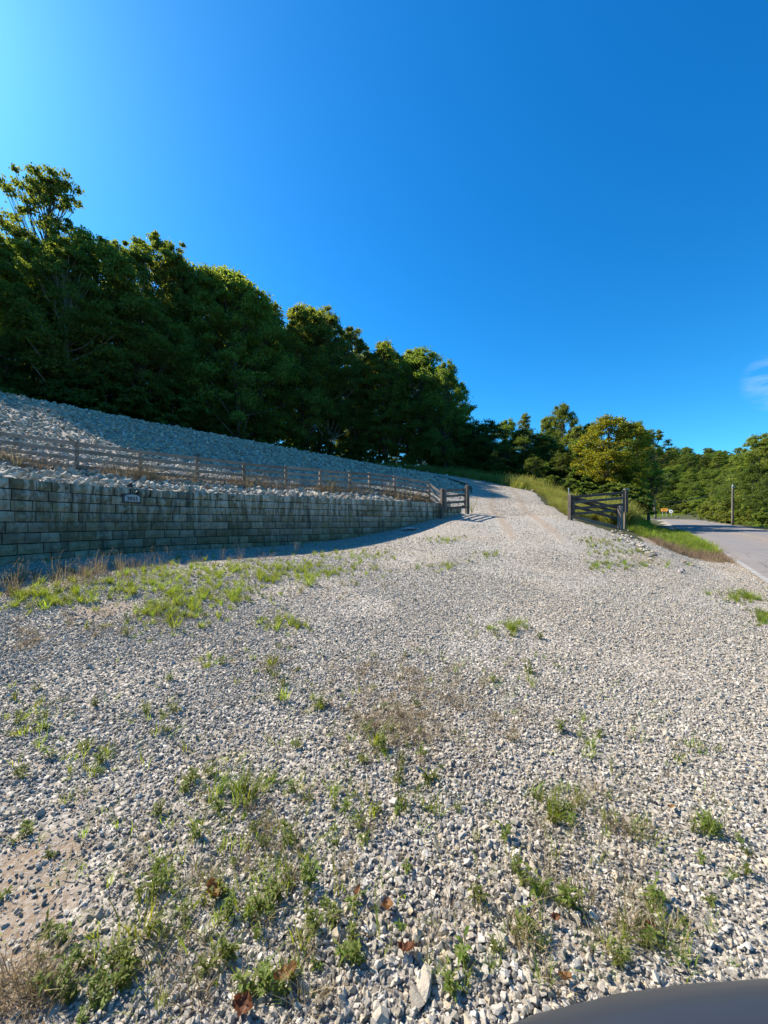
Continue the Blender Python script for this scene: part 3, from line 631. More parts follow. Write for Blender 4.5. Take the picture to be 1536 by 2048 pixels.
# ------------------------------------------------------------------ gates
def gate(name, a_top, a_bot, b_top, b_bot, nb, brace, label):
    """leaf hung between two upright stiles"""
    a_top, a_bot, b_top, b_bot = map(Vector, (a_top, a_bot, b_top, b_bot)); o = empty(name, a_bot); tag(o, label, 'gate', 'driveway gates'); O = o.location
    side = (b_bot-a_bot); side.z = 0; side.normalize(); fr = Vector((side.y, -side.x, 0))
    for tp, bt in ((a_top, a_bot), (b_top, b_bot)):
        mb = MB(); mb.bar(bt-O-Vector((0, 0, .03)), tp-O+Vector((0, 0, .03)), 0.05, 0.10, up=side, bev=.005); mb.build('stile', M_GATE, o)
    for k in range(nb):
        f = k/(nb-1); a = a_top.lerp(a_bot, f); b = b_top.lerp(b_bot, f); sag = 0.045*(1 if k == 0 else -1 if k == nb-1 else 0)
        mb = MB(); mb.bar(a-O+fr*0.042-Vector((0, 0, sag)), b-O+fr*0.042-Vector((0, 0, sag)), 0.028, 0.105, bev=.004); mb.build('board', M_GATE, o)
    if brace: mb = MB(); mb.bar(a_top-O-fr*0.043-Vector((0, 0, .06)), b_bot-O-fr*0.043+Vector((0, 0, .08)), 0.028, 0.10, bev=.004); mb.build('brace', M_GATE, o)
    for tp in (a_top.lerp(a_bot, .12), a_top.lerp(a_bot, .88)):
        mb = MB(); mb.bar(tp-O+fr*.06-side*.12, tp-O+fr*.06+side*.16, .008, .03); mb.build('hinge', M_BLACK, o)
    return o
def gate_post(px, d, ty, wd, label, dark=True, up_extra=0.0):
    t_ = at(px, ty, d); g = h1(t_.x, t_.y)
    o = empty('gate_post', (t_.x, t_.y, g)); tag(o, label, 'post', 'gate posts')
    mb = MB(); mb.bar((0, 0, -.4), (0, 0, t_.z-g), wd, wd, up=Vector((0.5, -0.85, 0)), bev=.01); mb.build('shaft', M_GATE if dark else M_FENCE, o)
    mb = MB(); h_ = t_.z-g; mb.add([(sx*wd*.5, sy*wd*.5, h_+.001) for sx, sy in ((-1, -1), (1, -1), (1, 1), (-1, 1))]+[(0, 0, h_+wd*.25)], [(0, 1, 4), (1, 2, 4), (2, 3, 4), (3, 0, 4)])
    o2 = mb.build('cap', M_GATE if dark else M_FENCE, o); o2.rotation_euler = (0, 0, math.atan2(-0.5, -0.85)+math.pi/2)
    return o
gate_post(884.5, 15.95, 978, 0.13, 'dark wooden post at the end of the block wall')
gate_post(934.5, 17.3, 971, 0.15, 'dark wooden post on the left side of the driveway opening')
gate('gate', at(930, 977, 17.15), at(930, 1016, 17.15), at(891, 979.5, 15.9), at(891, 1019, 15.9), 4, False, 'small dark four-board gate at the end of the block wall')
gate_post(1140.5, 16.05, 990, 0.15, 'dark wooden post on the right side of the driveway opening')
gate_post(1240.5, 15.6, 1013, 0.15, 'short weathered post at the bottom of the bank below the right gate', False)
gate('gate', at(1147.5, 992, 15.95), at(1147.5, 1030, 15.95), at(1247, 983, 15.75), at(1247, 1022, 15.75), 4, True, 'dark four-board gate swung open over the grassy bank by the road')
t_ = at(1252.5, 979, 15.9); b_ = at(1252.5, 1025, 15.9)
stp = empty('gate_end_post', b_); tag(stp, 'black upright beam at the free end of the right gate', 'post', 'gate posts')
mb = MB(); mb.bar((0, 0, 0), t_-b_, .11, .11, up=Vector((0, -1, 0)), bev=.008); mb.build('beam', M_GATE, stp)
mb = MB(); mb.box((0, 0, (t_-b_).length+.014), (.17, .15, .024)); mb.build('cap', M_GALV, stp)
mb = MB(); mb.bar((-.05, .02, -.02), (-.06, .02, h1(b_.x, b_.y)-b_.z-.2), .05, .05, up=Vector((0, -1, 0))); mb.build('prop', M_FENCE, stp)
lf = empty('wooden_fence', at(1142, 1040, 16.2)); tag(lf, 'low three-board fence running down the bank behind the right gate', 'fence'); O = lf.location
for ya, yb in ((998, 1026), (1012, 1038), (1033, 1056)):
    mb = MB(); mb.bar(at(1146, ya, 16.25)-O, at(1238, yb, 15.72)-O, .03, .12, bev=.004); mb.build('board', M_GATE if ya < 1030 else M_FENCE, lf)
mb = MB(); t_ = at(1137.5, 976, 16.3); mb.bar((t_.x-O.x, t_.y-O.y, h1(t_.x, t_.y)-.2-O.z), t_-O, .03, .03, up=Vector((0, 1, 0))); mb.build('stake', M_GALV, lf)

# ------------------------------------------------------------------ trees
def leaves(centres, radii, per, size, r, flat=0.9, upbias=0.2, droop=0.0):
    n = len(centres)*per; c = np.repeat(centres, per, 0); rad = np.repeat(radii, per)
    d = r.normal(size=(n, 3)); d /= np.linalg.norm(d, axis=1)[:, None]; d[:, 2] = np.where(d[:, 2] < -0.3, -d[:, 2]*r.uniform(.2, 1, n), d[:, 2])
    rr = rad*np.abs(r.normal(0.78, .30, n))
    pos = c+d*rr[:, None]*np.array([1, 1, flat])
    nrm = d*0.5+r.normal(0, .55, (n, 3))+np.array([0, 0, upbias]); nrm /= np.linalg.norm(nrm, axis=1)[:, None]
    ref = r.normal(size=(n, 3)); a = np.cross(nrm, ref); a /= np.linalg.norm(a, axis=1)[:, None]; b = np.cross(nrm, a)
    sz = size*r.uniform(.6, 1.35, n); a *= sz[:, None]*.5; b *= sz[:, None]*.30
    fold = nrm*(sz*0.12)[:, None]
    Vv = np.stack([pos-a, pos+b+fold, pos+a, pos-b+fold], 1).reshape(-1, 3); return Vv
def tree_meshes(seed, Ht, Rc, clear, ncl, per, leaf, mat, bark, prof='round', airy=0.0, trunk_r=None, lean=0.0):
    r = np.random.default_rng(seed); tr = trunk_r or Ht*0.014
    ph = r.uniform(0, 6.28, 2)
    def axis_at(u): return np.array([math.sin(u*3+ph[0])*Ht*.018+lean*u*Ht, math.sin(u*2.4+ph[1])*Ht*.018, u*Ht])
    mb = MB(); us = np.linspace(0, .88, 9); mb.tube([axis_at(u) for u in us], [tr*(1.35 if u == 0 else 1)*(1-u*.9)+.01 for u in us], 8)
    cen, rad = [], []
    for i in range(ncl):
        u = clear+(1-clear)*r.uniform(0, 1)**.85; q = (u-clear)/(1-clear)
        pf = {'round': math.sin(math.pi*(0.16+0.80*q))**.7, 'dome': math.sqrt(max(0, 1-(q*.98)**2.2))*(.8+.2*min(1, q*4)), 'tall': (1-q)**.55*(.45+.55*min(1, q*5)+.2*q), 'bush': math.sqrt(max(0.02, 1-q*q))}[prof]
        lob = 0.8+0.32*math.sin(3*r.uniform(0, .01)+i)
        th = r.uniform(0, 6.283); k = math.sqrt(r.uniform(0.08, 1))*Rc*pf*(0.86+0.20*math.sin(th*3+ph[0]+q*5))
        ctr = axis_at(u*.96)+np.array([math.cos(th)*k, math.sin(th)*k, r.uniform(-.03, .03)*Ht]); cr = Rc*r.uniform(.09, .23)*(1-.35*q)*(1-airy*.4)
        cen.append(ctr); rad.append(cr)
        if i % 3 == 0 or airy > .3 or q > .7:
            u0 = max(clear*.55, u-r.uniform(.10, .25)); a = axis_at(u0); m_ = a*.45+ctr*.55; m_[2] += -.02*Ht
            r0 = tr*(1-u0*.85)*.42; mb.tube([a, m_, ctr], [r0, r0*.6, r0*.15+.004], 5, cap=False)
    cen, rad = np.array(cen), np.array(rad)
    Vv = leaves(cen, rad, per, leaf, r)
    lm = arr_mesh('crown', Vv, np.arange(len(Vv)).reshape(-1, 4)); lm.materials.append(mat)
    tm = mb.mesh('trunk', True); tm.materials.append(bark); return tm, lm
TV = {
 'broad':  (14.0, tree_meshes(1, 14, 5.0, .16, 200, 170, .21, M_LEAF, M_BARK, 'round')),
 'broad2': (14.0, tree_meshes(2, 14, 4.6, .12, 200, 170, .21, M_LEAF2, M_BARK, 'dome')),
 'tall':   (18.0, tree_meshes(3, 18, 4.8, .22, 210, 170, .21, M_LEAF, M_PALEBARK, 'round')),
 'tall2':  (18.0, tree_meshes(4, 18, 4.3, .18, 200, 170, .21, M_LEAF2, M_BARK, 'dome')),
 'dark':   (12.0, tree_meshes(5, 12, 4.5, .08, 200, 150, .21, M_LEAFD, M_BARK, 'dome')),
 'airy':   (20.0, tree_meshes(6, 20, 4.6, .40, 170, 95, .22, M_LEAF, M_BARK, 'round', airy=.6, lean=.03)),
 'yellow': (10.0, tree_meshes(7, 10, 4.0, .14, 180, 160, .19, M_LEAFY, M_BARK, 'round')),
 'bush':   (3.2, tree_meshes(8, 3.2, 2.0, .03, 60, 150, .20, M_LEAFD, M_BARK, 'bush', trunk_r=.05)),
 'bush2':  (3.2, tree_meshes(9, 3.2, 1.9, .03, 55, 150, .19, M_LEAF2, M_BARK, 'bush', trunk_r=.05)),
}
NAME = {'broad': 'broadleaf_tree', 'broad2': 'broadleaf_tree', 'tall': 'broadleaf_tree', 'tall2': 'broadleaf_tree', 'dark': 'broadleaf_tree', 'airy': 'broadleaf_tree', 'yellow': 'yellowing_tree', 'bush': 'shrub', 'bush2': 'shrub'}
PLANTED = []
def plant_tree(kind, x, y, ht, wid, label, group, cat=None, z=None):
    h0, (tm, lm) = TV[kind]; g = h1(x, y) if z is None else z
    o = empty(NAME[kind], (x, y, g-.1), random.uniform(0, 6.283)); s = ht/h0; o.scale = (s*wid, s*wid, s)
    tag(o, label, cat or ('shrub' if 'bush' in kind else 'tree'), group)
    link('trunk', tm, None, o); link('crown', lm, None, o); PLANTED.append((label, x/y, o)); return o
SKY = [(-400, 600), (-200, 500), (-60, 420), (0, 400), (60, 415), (100, 425), (150, 425), (190, 438), (330, 472), (390, 522), (450, 518), (520, 572), (600, 602), (690, 612), (740, 650), (800, 657), (850, 690), (900, 725), (930, 770)]
def sky_h(x, y, f=1.0):
    px = CX+FPX*x/y; v = np.interp(px, [p[0] for p in SKY], [p[1] for p in SKY]); return (CAMZ+(HY-v)/FPX*y)*f-h1(x, y)*1.0
L_DEEP = 'low dark tree deep inside the wood above the rock slope'; L_HILL = 'tall tree rising behind the front row of the wood above the rock slope'; L_FRONT = 'leafy tree in the front row of the wood above the rock slope'
G_HILL = 'trees of the wood above the slope'
# front row just behind the crest, then deeper rows
edge = catmull([(-29.5, 19.5), (-25.0, 23.5), (-22.0, 27.0), (-18.8, 31.0), (-14.8, 36.0), (-10.0, 41.5), (-4.5, 45.5), (1.0, 47.0), (5.5, 46.6), (7.6, 46)], 10)
es = np.concatenate([[0], np.cumsum(np.hypot(*np.diff(edge, axis=0).T))])
def edge_at(s): return np.array([np.interp(s, es, edge[:, 0]), np.interp(s, es, edge[:, 1])])
kinds = ['broad', 'broad2', 'tall', 'tall2', 'dark']
s = 0.5; i = 0
while s < es[-1]:
    p = edge_at(s); hh = sky_h(p[0], p[1], random.choice((.62, .78, .92, .97)))
    hh = max(hh, 4)
    plant_tree(random.choice(['broad', 'broad2', 'dark'] if hh < 13 else ['tall', 'tall2', 'broad', 'broad2']), p[0]+random.uniform(-.6, .6), p[1]+random.uniform(-.5, .5), hh, random.uniform(.85, 1.05), L_FRONT, G_HILL)
    s += random.uniform(3.0, 4.4)
for off, f, st in ((2.8, 1.0, 3.2), (7.5, .80, 4.2)):
    s = random.uniform(0, 3)
    while s < es[-1]:
        p = edge_at(s); t = edge_at(min(s+.5, es[-1]))-edge_at(max(s-.5, 0)); t /= np.linalg.norm(t); q = p+np.array([-t[1], t[0]])*off+np.array([random.uniform(-.7, .7), random.uniform(-.7, .7)])
        px = CX+FPX*q[0]/q[1]
        ht = sky_h(q[0], q[1], random.uniform(.90, .99))*f
        if ht > 4 and px > -330: plant_tree(random.choice(['tall', 'tall2', 'broad', 'broad2', 'tall']), q[0], q[1], ht, random.uniform(.8, 1.0), L_HILL, G_HILL)
        s += st*random.uniform(.8, 1.25)
p = at(88, 700, 31.0); plant_tree('airy', p.x, p.y, CAMZ+(HY-318)/FPX*31-h1(p.x, p.y), .86, 'tall airy tree rising above the others at the left end of the wood', G_HILL)
p = at(340, 700, 36.0); plant_tree('airy', p.x, p.y, CAMZ+(HY-466)/FPX*36-h1(p.x, p.y), .9, 'open-crowned dark tree poking above the left part of the wood', G_HILL)
p = at(893, 800, 44.0); plant_tree('broad', p.x, p.y, CAMZ+(HY-722)/FPX*44-h1(p.x, p.y), .62, 'open-branched dark tree at the right end of the wood against the sky', G_HILL)
# low growth deep inside the wood
s = 0
while s < es[-1]:
    p = edge_at(s); t = edge_at(min(s+.5, es[-1]))-edge_at(max(s-.5, 0)); t /= np.linalg.norm(t); q = p+np.array([-t[1], t[0]])*random.uniform(10, 13)
    if CX+FPX*q[0]/q[1] > -150: plant_tree('dark', q[0], q[1], random.uniform(5, 8), 1.2, L_DEEP, G_HILL)
    s += random.uniform(3.2, 4.6)
# undergrowth along the foot of the wood
s = 0
while s < es[-1]+3:
    p = edge_at(min(s, es[-1]))+np.array([random.uniform(-.3, 1.2), random.uniform(-1.4, -.2)])
    plant_tree(random.choice(['bush', 'bush', 'bush2']), p[0], p[1], random.uniform(2.2, 4.4), random.uniform(.9, 1.3), 'dark leafy shrub at the foot of the wood above the rock slope', 'shrubs along the foot of the wood'); s += random.uniform(1.6, 2.6)
# trees beyond the driveway
G_MID = 'trees beyond the driveway'
MID = [(950, 47, 845, 'dark', .95), (985, 44, 842, 'dark', 1.0), (1015, 49, 838, 'broad', .9), (1045, 40, 860, 'dark', 1.0), (1050, 47, 822, 'tall2', .62), (1085, 41, 872, 'dark', .95), (1095, 50, 832, 'broad2', .8), (1125, 46, 806, 'broad', .72),
       (1150, 42, 850, 'broad2', .85), (1160, 38, 880, 'dark', .95), (1276, 39, 842, 'broad', .62), (1255, 42, 850, 'dark', .8), (1300, 41, 856, 'airy', 1.25), (1278, 43, 862, 'broad', .6), (1246, 33, 915, 'dark', .6), (1120, 36, 905, 'dark', .9), (1180, 45, 845, 'broad', .8), (1065, 35, 915, 'dark', .95), (1010, 39, 890, 'dark', .9), (1250, 37, 905, 'dark', .6), (970, 43, 870, 'dark', .9), (920, 46, 830, 'dark', .9)]
for px, d, ty, kd, wd in MID:
    t_ = at(px, ty, d); g = h1(t_.x, t_.y)
    plant_tree(kd, t_.x, t_.y, t_.z-g, wd*max(.8, min(1.35, 9/(t_.z-g))), 'dark green tree in the belt of trees beyond the driveway', G_MID)
t_ = at(1213, 832, 33.0); plant_tree('yellow', t_.x, t_.y, t_.z-h1(t_.x, t_.y), 1.12, 'round yellowing tree behind the right gate', G_MID)
for px, d, ty in [(965, 41, 925), (1000, 38, 930), (1035, 36, 938), (1070, 33, 945), (1105, 31, 952), (1140, 30, 958), (1180, 29, 962), (1215, 28, 965), (1250, 28, 968), (1232, 30, 968), (935, 43, 915), (1160, 34, 930), (1090, 36, 925), (1240, 33, 965), (1225, 26, 988), (1215, 25, 985)]:
    t_ = at(px+random.uniform(-8, 8), ty, d); g = h1(t_.x, t_.y)
    plant_tree('bush', t_.x, t_.y, max(1.5, t_.z-g), random.uniform(.9, 1.3)*min(1.4, max(.7, 3.2/(t_.z-g))), 'dark shrub under the trees beyond the driveway', 'shrubs under the trees beyond the driveway')
# right of the road
G_R = 'trees along the right side of the road'
for px, d, ty, kd, wd, lb in [(1520, 52, 868, 'broad2', .95, 0), (1565, 47, 850, 'tall2', 1.0, 0), (1495, 60, 905, 'broad', .8, 0), (1545, 64, 880, 'broad2', .9, 0), (1600, 56, 850, 'broad', 1.0, 0), (1460, 72, 935, 'broad', .9, 0), (1440, 84, 950, 'broad2', .9, 0), (1475, 64, 925, 'dark', .9, 0), (1505, 49, 930, 'dark', 1.0, 0), (1540, 43, 945, 'dark', 1.0, 0), (1650, 50, 860, 'broad', 1, 0)]:
    t_ = at(px, ty, d); plant_tree(kd, t_.x, t_.y, t_.z-h1(t_.x, t_.y), wd, 'green tree in the row to the right of the road', G_R)
for px, d, ty in [(1440, 60, 1000), (1455, 54, 1005), (1490, 47, 1010), (1510, 44, 1012), (1530, 41, 1015), (1480, 52, 985), (1425, 70, 1000), (1408, 82, 1005), (1500, 52, 980), (1525, 47, 975)]:
    t_ = at(px, ty, d); plant_tree('bush2', t_.x, t_.y, max(1.5, t_.z-h1(t_.x, t_.y)), random.uniform(.9, 1.3), 'leafy shrub beside the road behind the utility pole', 'shrubs to the right of the road')
for px, d, ty, kd in [(1372, 112, 1000, 'bush2'), (1400, 108, 992, 'bush2'), (1350, 120, 1008, 'bush'), (1385, 118, 995, 'bush2'), (1330, 118, 1012, 'bush2'), (1318, 124, 1008, 'bush2'), (1420, 104, 998, 'bush2'), (1340, 132, 985, 'bush'), (1300, 122, 1000, 'bush2')]:
    t_ = at(px, ty, d); plant_tree(kd, t_.x, t_.y, max(2, t_.z-h1(t_.x, t_.y)), 1.1, 'green shrub on the far side of the road bend', 'shrubs around the road bend')
# wooded hill behind
n_ = 0
for row, d in enumerate(np.linspace(128, 262, 14)):
    px = 1305+random.uniform(0, 20)
    while px < 1570:
        x = (px-CX)/FPX*d; z = h1(x, d)
        plant_tree(random.choice(['broad', 'broad2', 'dark', 'broad', 'tall2']), x, d+random.uniform(-4, 4), random.uniform(9, 14), random.uniform(1.0, 1.4), 'tree in the wood covering the far hillside', 'trees on the far hillside')
        px += FPX*random.uniform(8, 11)/d

# ------------------------------------------------------------------ grass and weeds
def blades(n, Hm, spread, wd, bend, r, seg=3, seedhead=0.0):
    Vv, Ff = [], []
    for i in range(n):
        a = r.uniform(0, 6.283); rr = spread*math.sqrt(r.uniform(0, 1)); bx, by = math.cos(a)*rr, math.sin(a)*rr
        h = Hm*r.uniform(.45, 1.1); da = a+r.normal(0, .7); bd = bend*h*r.uniform(.3, 1.3); w0 = wd*r.uniform(.6, 1.2); sx, sy = -math.sin(da+r.normal(0, .6)), math.cos(da+r.normal(0, .6)); b = len(Vv)
        for k in range(seg+1):
            u = k/seg; q = bd*u*u; zz = h*u*(1-.25*bend*u); ww = w0*(1-u)**.7*(.6+.8*min(u*3, 1))*.5
            cx_, cy_ = bx+math.cos(da)*q, by+math.sin(da)*q
            if k < seg: Vv += [(cx_-sx*ww, cy_-sy*ww, zz), (cx_+sx*ww, cy_+sy*ww, zz)]
            else: Vv.append((cx_, cy_, zz))
        for k in range(seg-1): Ff.append((b+2*k, b+2*k+1, b+2*k+3, b+2*k+2))
        Ff.append((b+2*seg-2, b+2*seg-1, b+2*seg))
        if r.random() < seedhead:
            for j in range(7):
                u = .72+.3*j/7; q = bd*u*u; zz = h*u*(1-.25*bend*u); c_ = np.array([bx+math.cos(da)*q, by+math.sin(da)*q, zz]); e_ = r.normal(0, 1, 3)*wd*1.3; e2 = r.normal(0, 1, 3)*wd*1.3; b2 = len(Vv)
                Vv += [tuple(c_), tuple(c_+e_), tuple(c_+e2+np.array([0, 0, wd]))]; Ff.append((b2, b2+1, b2+2))
    return Vv, Ff
def tuft_mesh(name, seed, mat, *a, **k):
    r = np.random.default_rng(seed); Vv, Ff = blades(*a, r, **k); me = bpy.data.meshes.new(name); me.from_pydata(Vv, [], Ff); me.update(); me.materials.append(mat); return me
def weed_mesh(name, seed, mat, Hm, nst, leaf):
    """broad-leaved weed: a few stems with paired leaves"""
    r = np.random.default_rng(seed); mb = MB()
    for i in range(nst):
        a = r.uniform(0, 6.28); ln = Hm*r.uniform(.5, 1.1); tip = np.array([math.cos(a)*ln*.4, math.sin(a)*ln*.4, ln]); b0 = np.array([math.cos(a)*.01, math.sin(a)*.01, 0])
        mb.tube([b0, b0*.5+tip*.5-np.array([0, 0, -.02*Hm]), tip], [leaf*.05, leaf*.04, leaf*.015], 4, cap=False)
        for k in range(int(r.integers(4, 8))):
            u = r.uniform(.15, 1); c = b0*(1-u)+tip*u; la = r.uniform(0, 6.28); L_ = leaf*r.uniform(.6, 1.2)*(1.1-.4*u); d = np.array([math.cos(la), math.sin(la), r.uniform(-.1, .7)]); d /= np.linalg.norm(d); sd_ = np.cross(d, [0, 0, 1.0]); sd_ /= np.linalg.norm(sd_)+1e-6
            m1 = c+d*L_*.5+np.array([0, 0, L_*.06]); e_ = c+d*L_-np.array([0, 0, L_*.18])
            mb.add([c, m1+sd_*L_*.16, e_, m1-sd_*L_*.16, m1-np.array([0, 0, L_*.04])], [(0, 4, 1), (4, 2, 1), (0, 3, 4), (4, 3, 2)])
    me = mb.mesh(name); me.materials.append(mat); return me
T_SMALL = [tuft_mesh('tuft', 300+i, M_GRASS, 14, .11, .03, .0042, .55) for i in range(5)]
T_THIN = [tuft_mesh('tuft', 310+i, M_GRASS if i % 3 else M_DRY, 7, .10, .05, .0036, .8) for i in range(6)]
T_WEED = [weed_mesh('weed', 320+i, M_GRASSD, .10, 5, .055) for i in range(5)]
T_DRY = [tuft_mesh('tuft', 340+i, M_DRY, 22, .11, .05, .003, .9, seedhead=.2) for i in range(5)]
T_BIG = [tuft_mesh('tuft', 360+i, M_GRASS, 44, .26, .05, .006, .8) for i in range(6)]
T_BIGD = [tuft_mesh('tuft', 366+i, M_GRASSD, 34, .20, .05, .006, .8) for i in range(4)]
T_BROWN = [tuft_mesh('tuft', 380+i, M_REDDRY, 30, .30, .10, .005, .7, seedhead=.4) for i in range(5)]
T_TALL = [tuft_mesh('tuft', 400+i, M_TALLG, 46, .62, .16, .010, .45, seedhead=.5) for i in range(6)]
T_GREEN = [tuft_mesh('tuft', 420+i, M_GRASS, 40, .30, .14, .010, .6) for i in range(5)]
T_STALK = [tuft_mesh('tuft', 440+i, M_DRY, 12, .55, .10, .007, .3, seedhead=.9) for i in range(5)]
def put(name, pts, variants, smin, smax, label, cat, tilt=.15):
    n = len(pts); s = rng.uniform(smin, smax, n)
    rots = np.stack([rng.normal(0, tilt, n), rng.normal(0, tilt, n), rng.uniform(0, 6.28, n)], 1)
    o = scatter(name, pts, rots, np.stack([s, s, s*rng.uniform(.8, 1.2, n)], 1), rng.integers(0, len(variants), n), variants); tag(o, label, cat, kind='stuff'); return o
def ell(lst):
    """sight-line ellipses (cx, cy, rx, ry, count) on the photo -> ground points"""
    P = []
    for cx, cy, rx, ry, n in lst:
        g = rng.normal(0, .5, (n, 2)); P.append(np.stack([cx+g[:, 0]*rx, cy+g[:, 1]*ry], 1))
    P = np.concatenate(P); P = P[P[:, 1] > 1046]; pts, ok = ray(P[:, 0], P[:, 1], dmax=40); pts = pts[ok]
    return pts
lotpts = lambda p: p[inside(p[:, 0], p[:, 1], LOTP)]
W1 = lotpts(ell([(90, 1180, 130, 45, 90), (330, 1170, 200, 40, 150), (480, 1140, 220, 28, 190), (600, 1150, 120, 24, 110), (340, 1225, 90, 30, 70), (450, 1195, 120, 22, 80), (560, 1250, 70, 25, 40), (700, 1110, 120, 14, 70), (870, 1078, 60, 7, 30), (870, 1135, 60, 10, 22), (1000, 1258, 70, 22, 30),
          (960, 1110, 60, 10, 14), (1240, 1100, 70, 20, 60), (1190, 1085, 40, 14, 40), (1250, 1130, 100, 12, 60), (1480, 1195, 60, 18, 55), (1520, 1235, 30, 20, 30), (270, 1260, 120, 20, 30), (560, 1340, 60, 60, 14), (640, 1400, 30, 30, 6), (420, 1320, 40, 14, 8), (60, 1450, 70, 60, 26), (180, 1530, 80, 50, 16), (300, 1430, 100, 50, 14),
          (740, 1480, 80, 60, 16), (480, 1580, 120, 60, 26), (1120, 1610, 110, 50, 18), (480, 1720, 320, 150, 34), (380, 1870, 320, 160, 36), (600, 1800, 200, 150, 18), (1180, 1480, 60, 40, 8), (1250, 1650, 60, 40, 8), (1270, 1880, 110, 80, 10), (1060, 1820, 130, 150, 14), (1400, 1850, 80, 100, 10), (1420, 1650, 60, 30, 8), (850, 1600, 80, 60, 14), (1380, 1520, 60, 50, 8), (930, 1950, 90, 60, 12), (1000, 1330, 160, 50, 20)]))
put('small_weeds', W1, T_SMALL+T_SMALL+T_SMALL+T_WEED, .45, 1.05, 'small green weeds and grass sprouting through the gravel lot', 'weeds')
W5 = lotpts(ell([(90, 1195, 120, 30, 50), (330, 1175, 200, 32, 100), (470, 1145, 240, 24, 130), (610, 1140, 140, 20, 80), (340, 1225, 80, 24, 30), (450, 1195, 110, 18, 34), (560, 1250, 60, 18, 12), (700, 1112, 110, 10, 34), (870, 1080, 60, 6, 16), (880, 1135, 50, 8, 10), (1000, 1258, 60, 16, 10), (1240, 1104, 60, 14, 30), (1190, 1085, 40, 10, 18), (1260, 1132, 90, 9, 26), (1485, 1197, 50, 12, 20), (1525, 1240, 25, 15, 10), (970, 1110, 40, 6, 6)]))
put('bright_grass', W5, T_BIG, .35, .8, 'patches of bright green grass growing in the gravel before the wall and near the road', 'grass')
W2 = lotpts(ell([(480, 1700, 300, 150, 5), (360, 1900, 320, 130, 13), (620, 1640, 160, 120, 12), (80, 1700, 90, 120, 4), (180, 1960, 140, 80, 14), (700, 1880, 120, 100, 7), (1060, 1780, 120, 170, 5), (1280, 1880, 90, 60, 3), (1480, 1730, 60, 80, 5), (860, 1560, 130, 90, 9), (720, 1420, 90, 60, 5), (120, 1540, 90, 40, 4), (560, 1950, 120, 60, 9)]))
put('leafy_weeds', W2, T_WEED, .4, .85, 'low broad-leaved weeds between the stones in the foreground', 'weeds')
W3 = lotpts(ell([(780, 1370, 160, 60, 60), (900, 1400, 160, 70, 36), (760, 1440, 120, 50, 50), (850, 1480, 120, 60, 40), (500, 1680, 280, 140, 22), (420, 1880, 300, 140, 24), (1060, 1800, 130, 170, 18), (980, 1450, 120, 50, 24), (60, 1990, 80, 50, 24), (260, 1240, 220, 40, 60), (620, 1180, 220, 40, 60), (60, 1290, 70, 40, 26), (1290, 1860, 90, 80, 20), (560, 1320, 120, 60, 24), (1200, 1640, 160, 90, 24), (1290, 1120, 120, 22, 60)]))
W6 = lotpts(ell([(420, 1800, 420, 240, 130), (700, 1500, 420, 180, 60), (1100, 1750, 300, 240, 70), (300, 1450, 300, 120, 40), (900, 1350, 400, 100, 50), (1300, 1550, 240, 220, 30), (560, 1640, 200, 120, 40)]))
put('thin_grass', W6, T_THIN, .6, 1.3, 'thin green and straw grass blades scattered through the gravel', 'grass')
put('dry_tufts', W3, T_DRY, .5, 1.1, 'dry straw-coloured grass scattered over the gravel', 'dry grass')
W4 = lotpts(ell([(60, 1168, 100, 14, 50), (170, 1154, 110, 14, 75), (290, 1138, 130, 10, 40), (450, 1120, 160, 7, 36), (20, 1190, 60, 20, 16), (560, 1108, 80, 6, 16)]))
put('brown_grass', W4, T_BROWN+T_DRY+T_DRY+T_STALK, .4, .8, 'brown dried grass along the foot of the block wall', 'dry grass')
# bank by the road: green, then dried grass; tall grass along the drive
def region(n, P, dens=None):
    P = np.array(P); lo, hi = P.min(0), P.max(0); x = rng.uniform(lo[0], hi[0], n); y = rng.uniform(lo[1], hi[1], n); k = inside(x, y, [tuple(q) for q in P]); x, y = x[k], y[k]
    k = np.abs(polydist(x, y, ROADC)[0]) > RW/2+.02+rng.exponential(.05, len(x)); x, y = x[k], y[k]; return np.stack([x, y, H(x, y)-.01], 1)
put('bank_grass', region(7000, [(9.9, 15.3), (9.6, 14.2), (10.0, 13.1), (11.6, 13.2), (14.2, 17.0), (22, 28), (20, 30), (13, 20.5), (10.6, 17)]), T_GREEN, .6, 1.25, 'green grass on the bank between the right gate and the road', 'grass')
put('dry_bank_grass', region(1100, [(9.5, 13.8), (9.1, 12.8), (9.5, 11.6), (10.3, 11.0), (11.7, 13.4), (10.9, 13.8)]), T_DRY+T_DRY+T_DRY+T_BROWN+T_BROWN, .5, .95, 'dried brown grass at the road end of the bank', 'dry grass')
put('tall_grass', region(5200, [(8.3, 17.0), (8.9, 20), (10.3, 24), (10.9, 28), (10.9, 33), (12.5, 33), (14.2, 27), (12.5, 22), (10.3, 18.6), (9.0, 16.9)]), T_TALL, .5, .95, 'tall yellow-green grass along the right edge of the driveway', 'grass')
put('gate_weeds', region(1300, [(9.8, 16.9), (10.9, 16.9), (12.0, 19.5), (11.8, 21), (10.2, 19)]), T_TALL, 1.1, 2.0, 'tall feathery green weeds behind the right gate', 'weeds')
put('verge_grass', np.concatenate([region(5200, [(16.5, 10.5), (20, 14), (44.0, 48), (75, 92), (80, 90), (48, 44), (22, 10)]), region(2200, [(48, 96), (60, 118), (90, 125), (90, 112), (72, 100)])]), T_GREEN, 1.0, 2.2, 'green grass verge along the right side of the road', 'grass')
q = []
for k in range(1500):
    c = DRIVE[random.randint(18, len(DRIVE)-4)]; q.append(c)
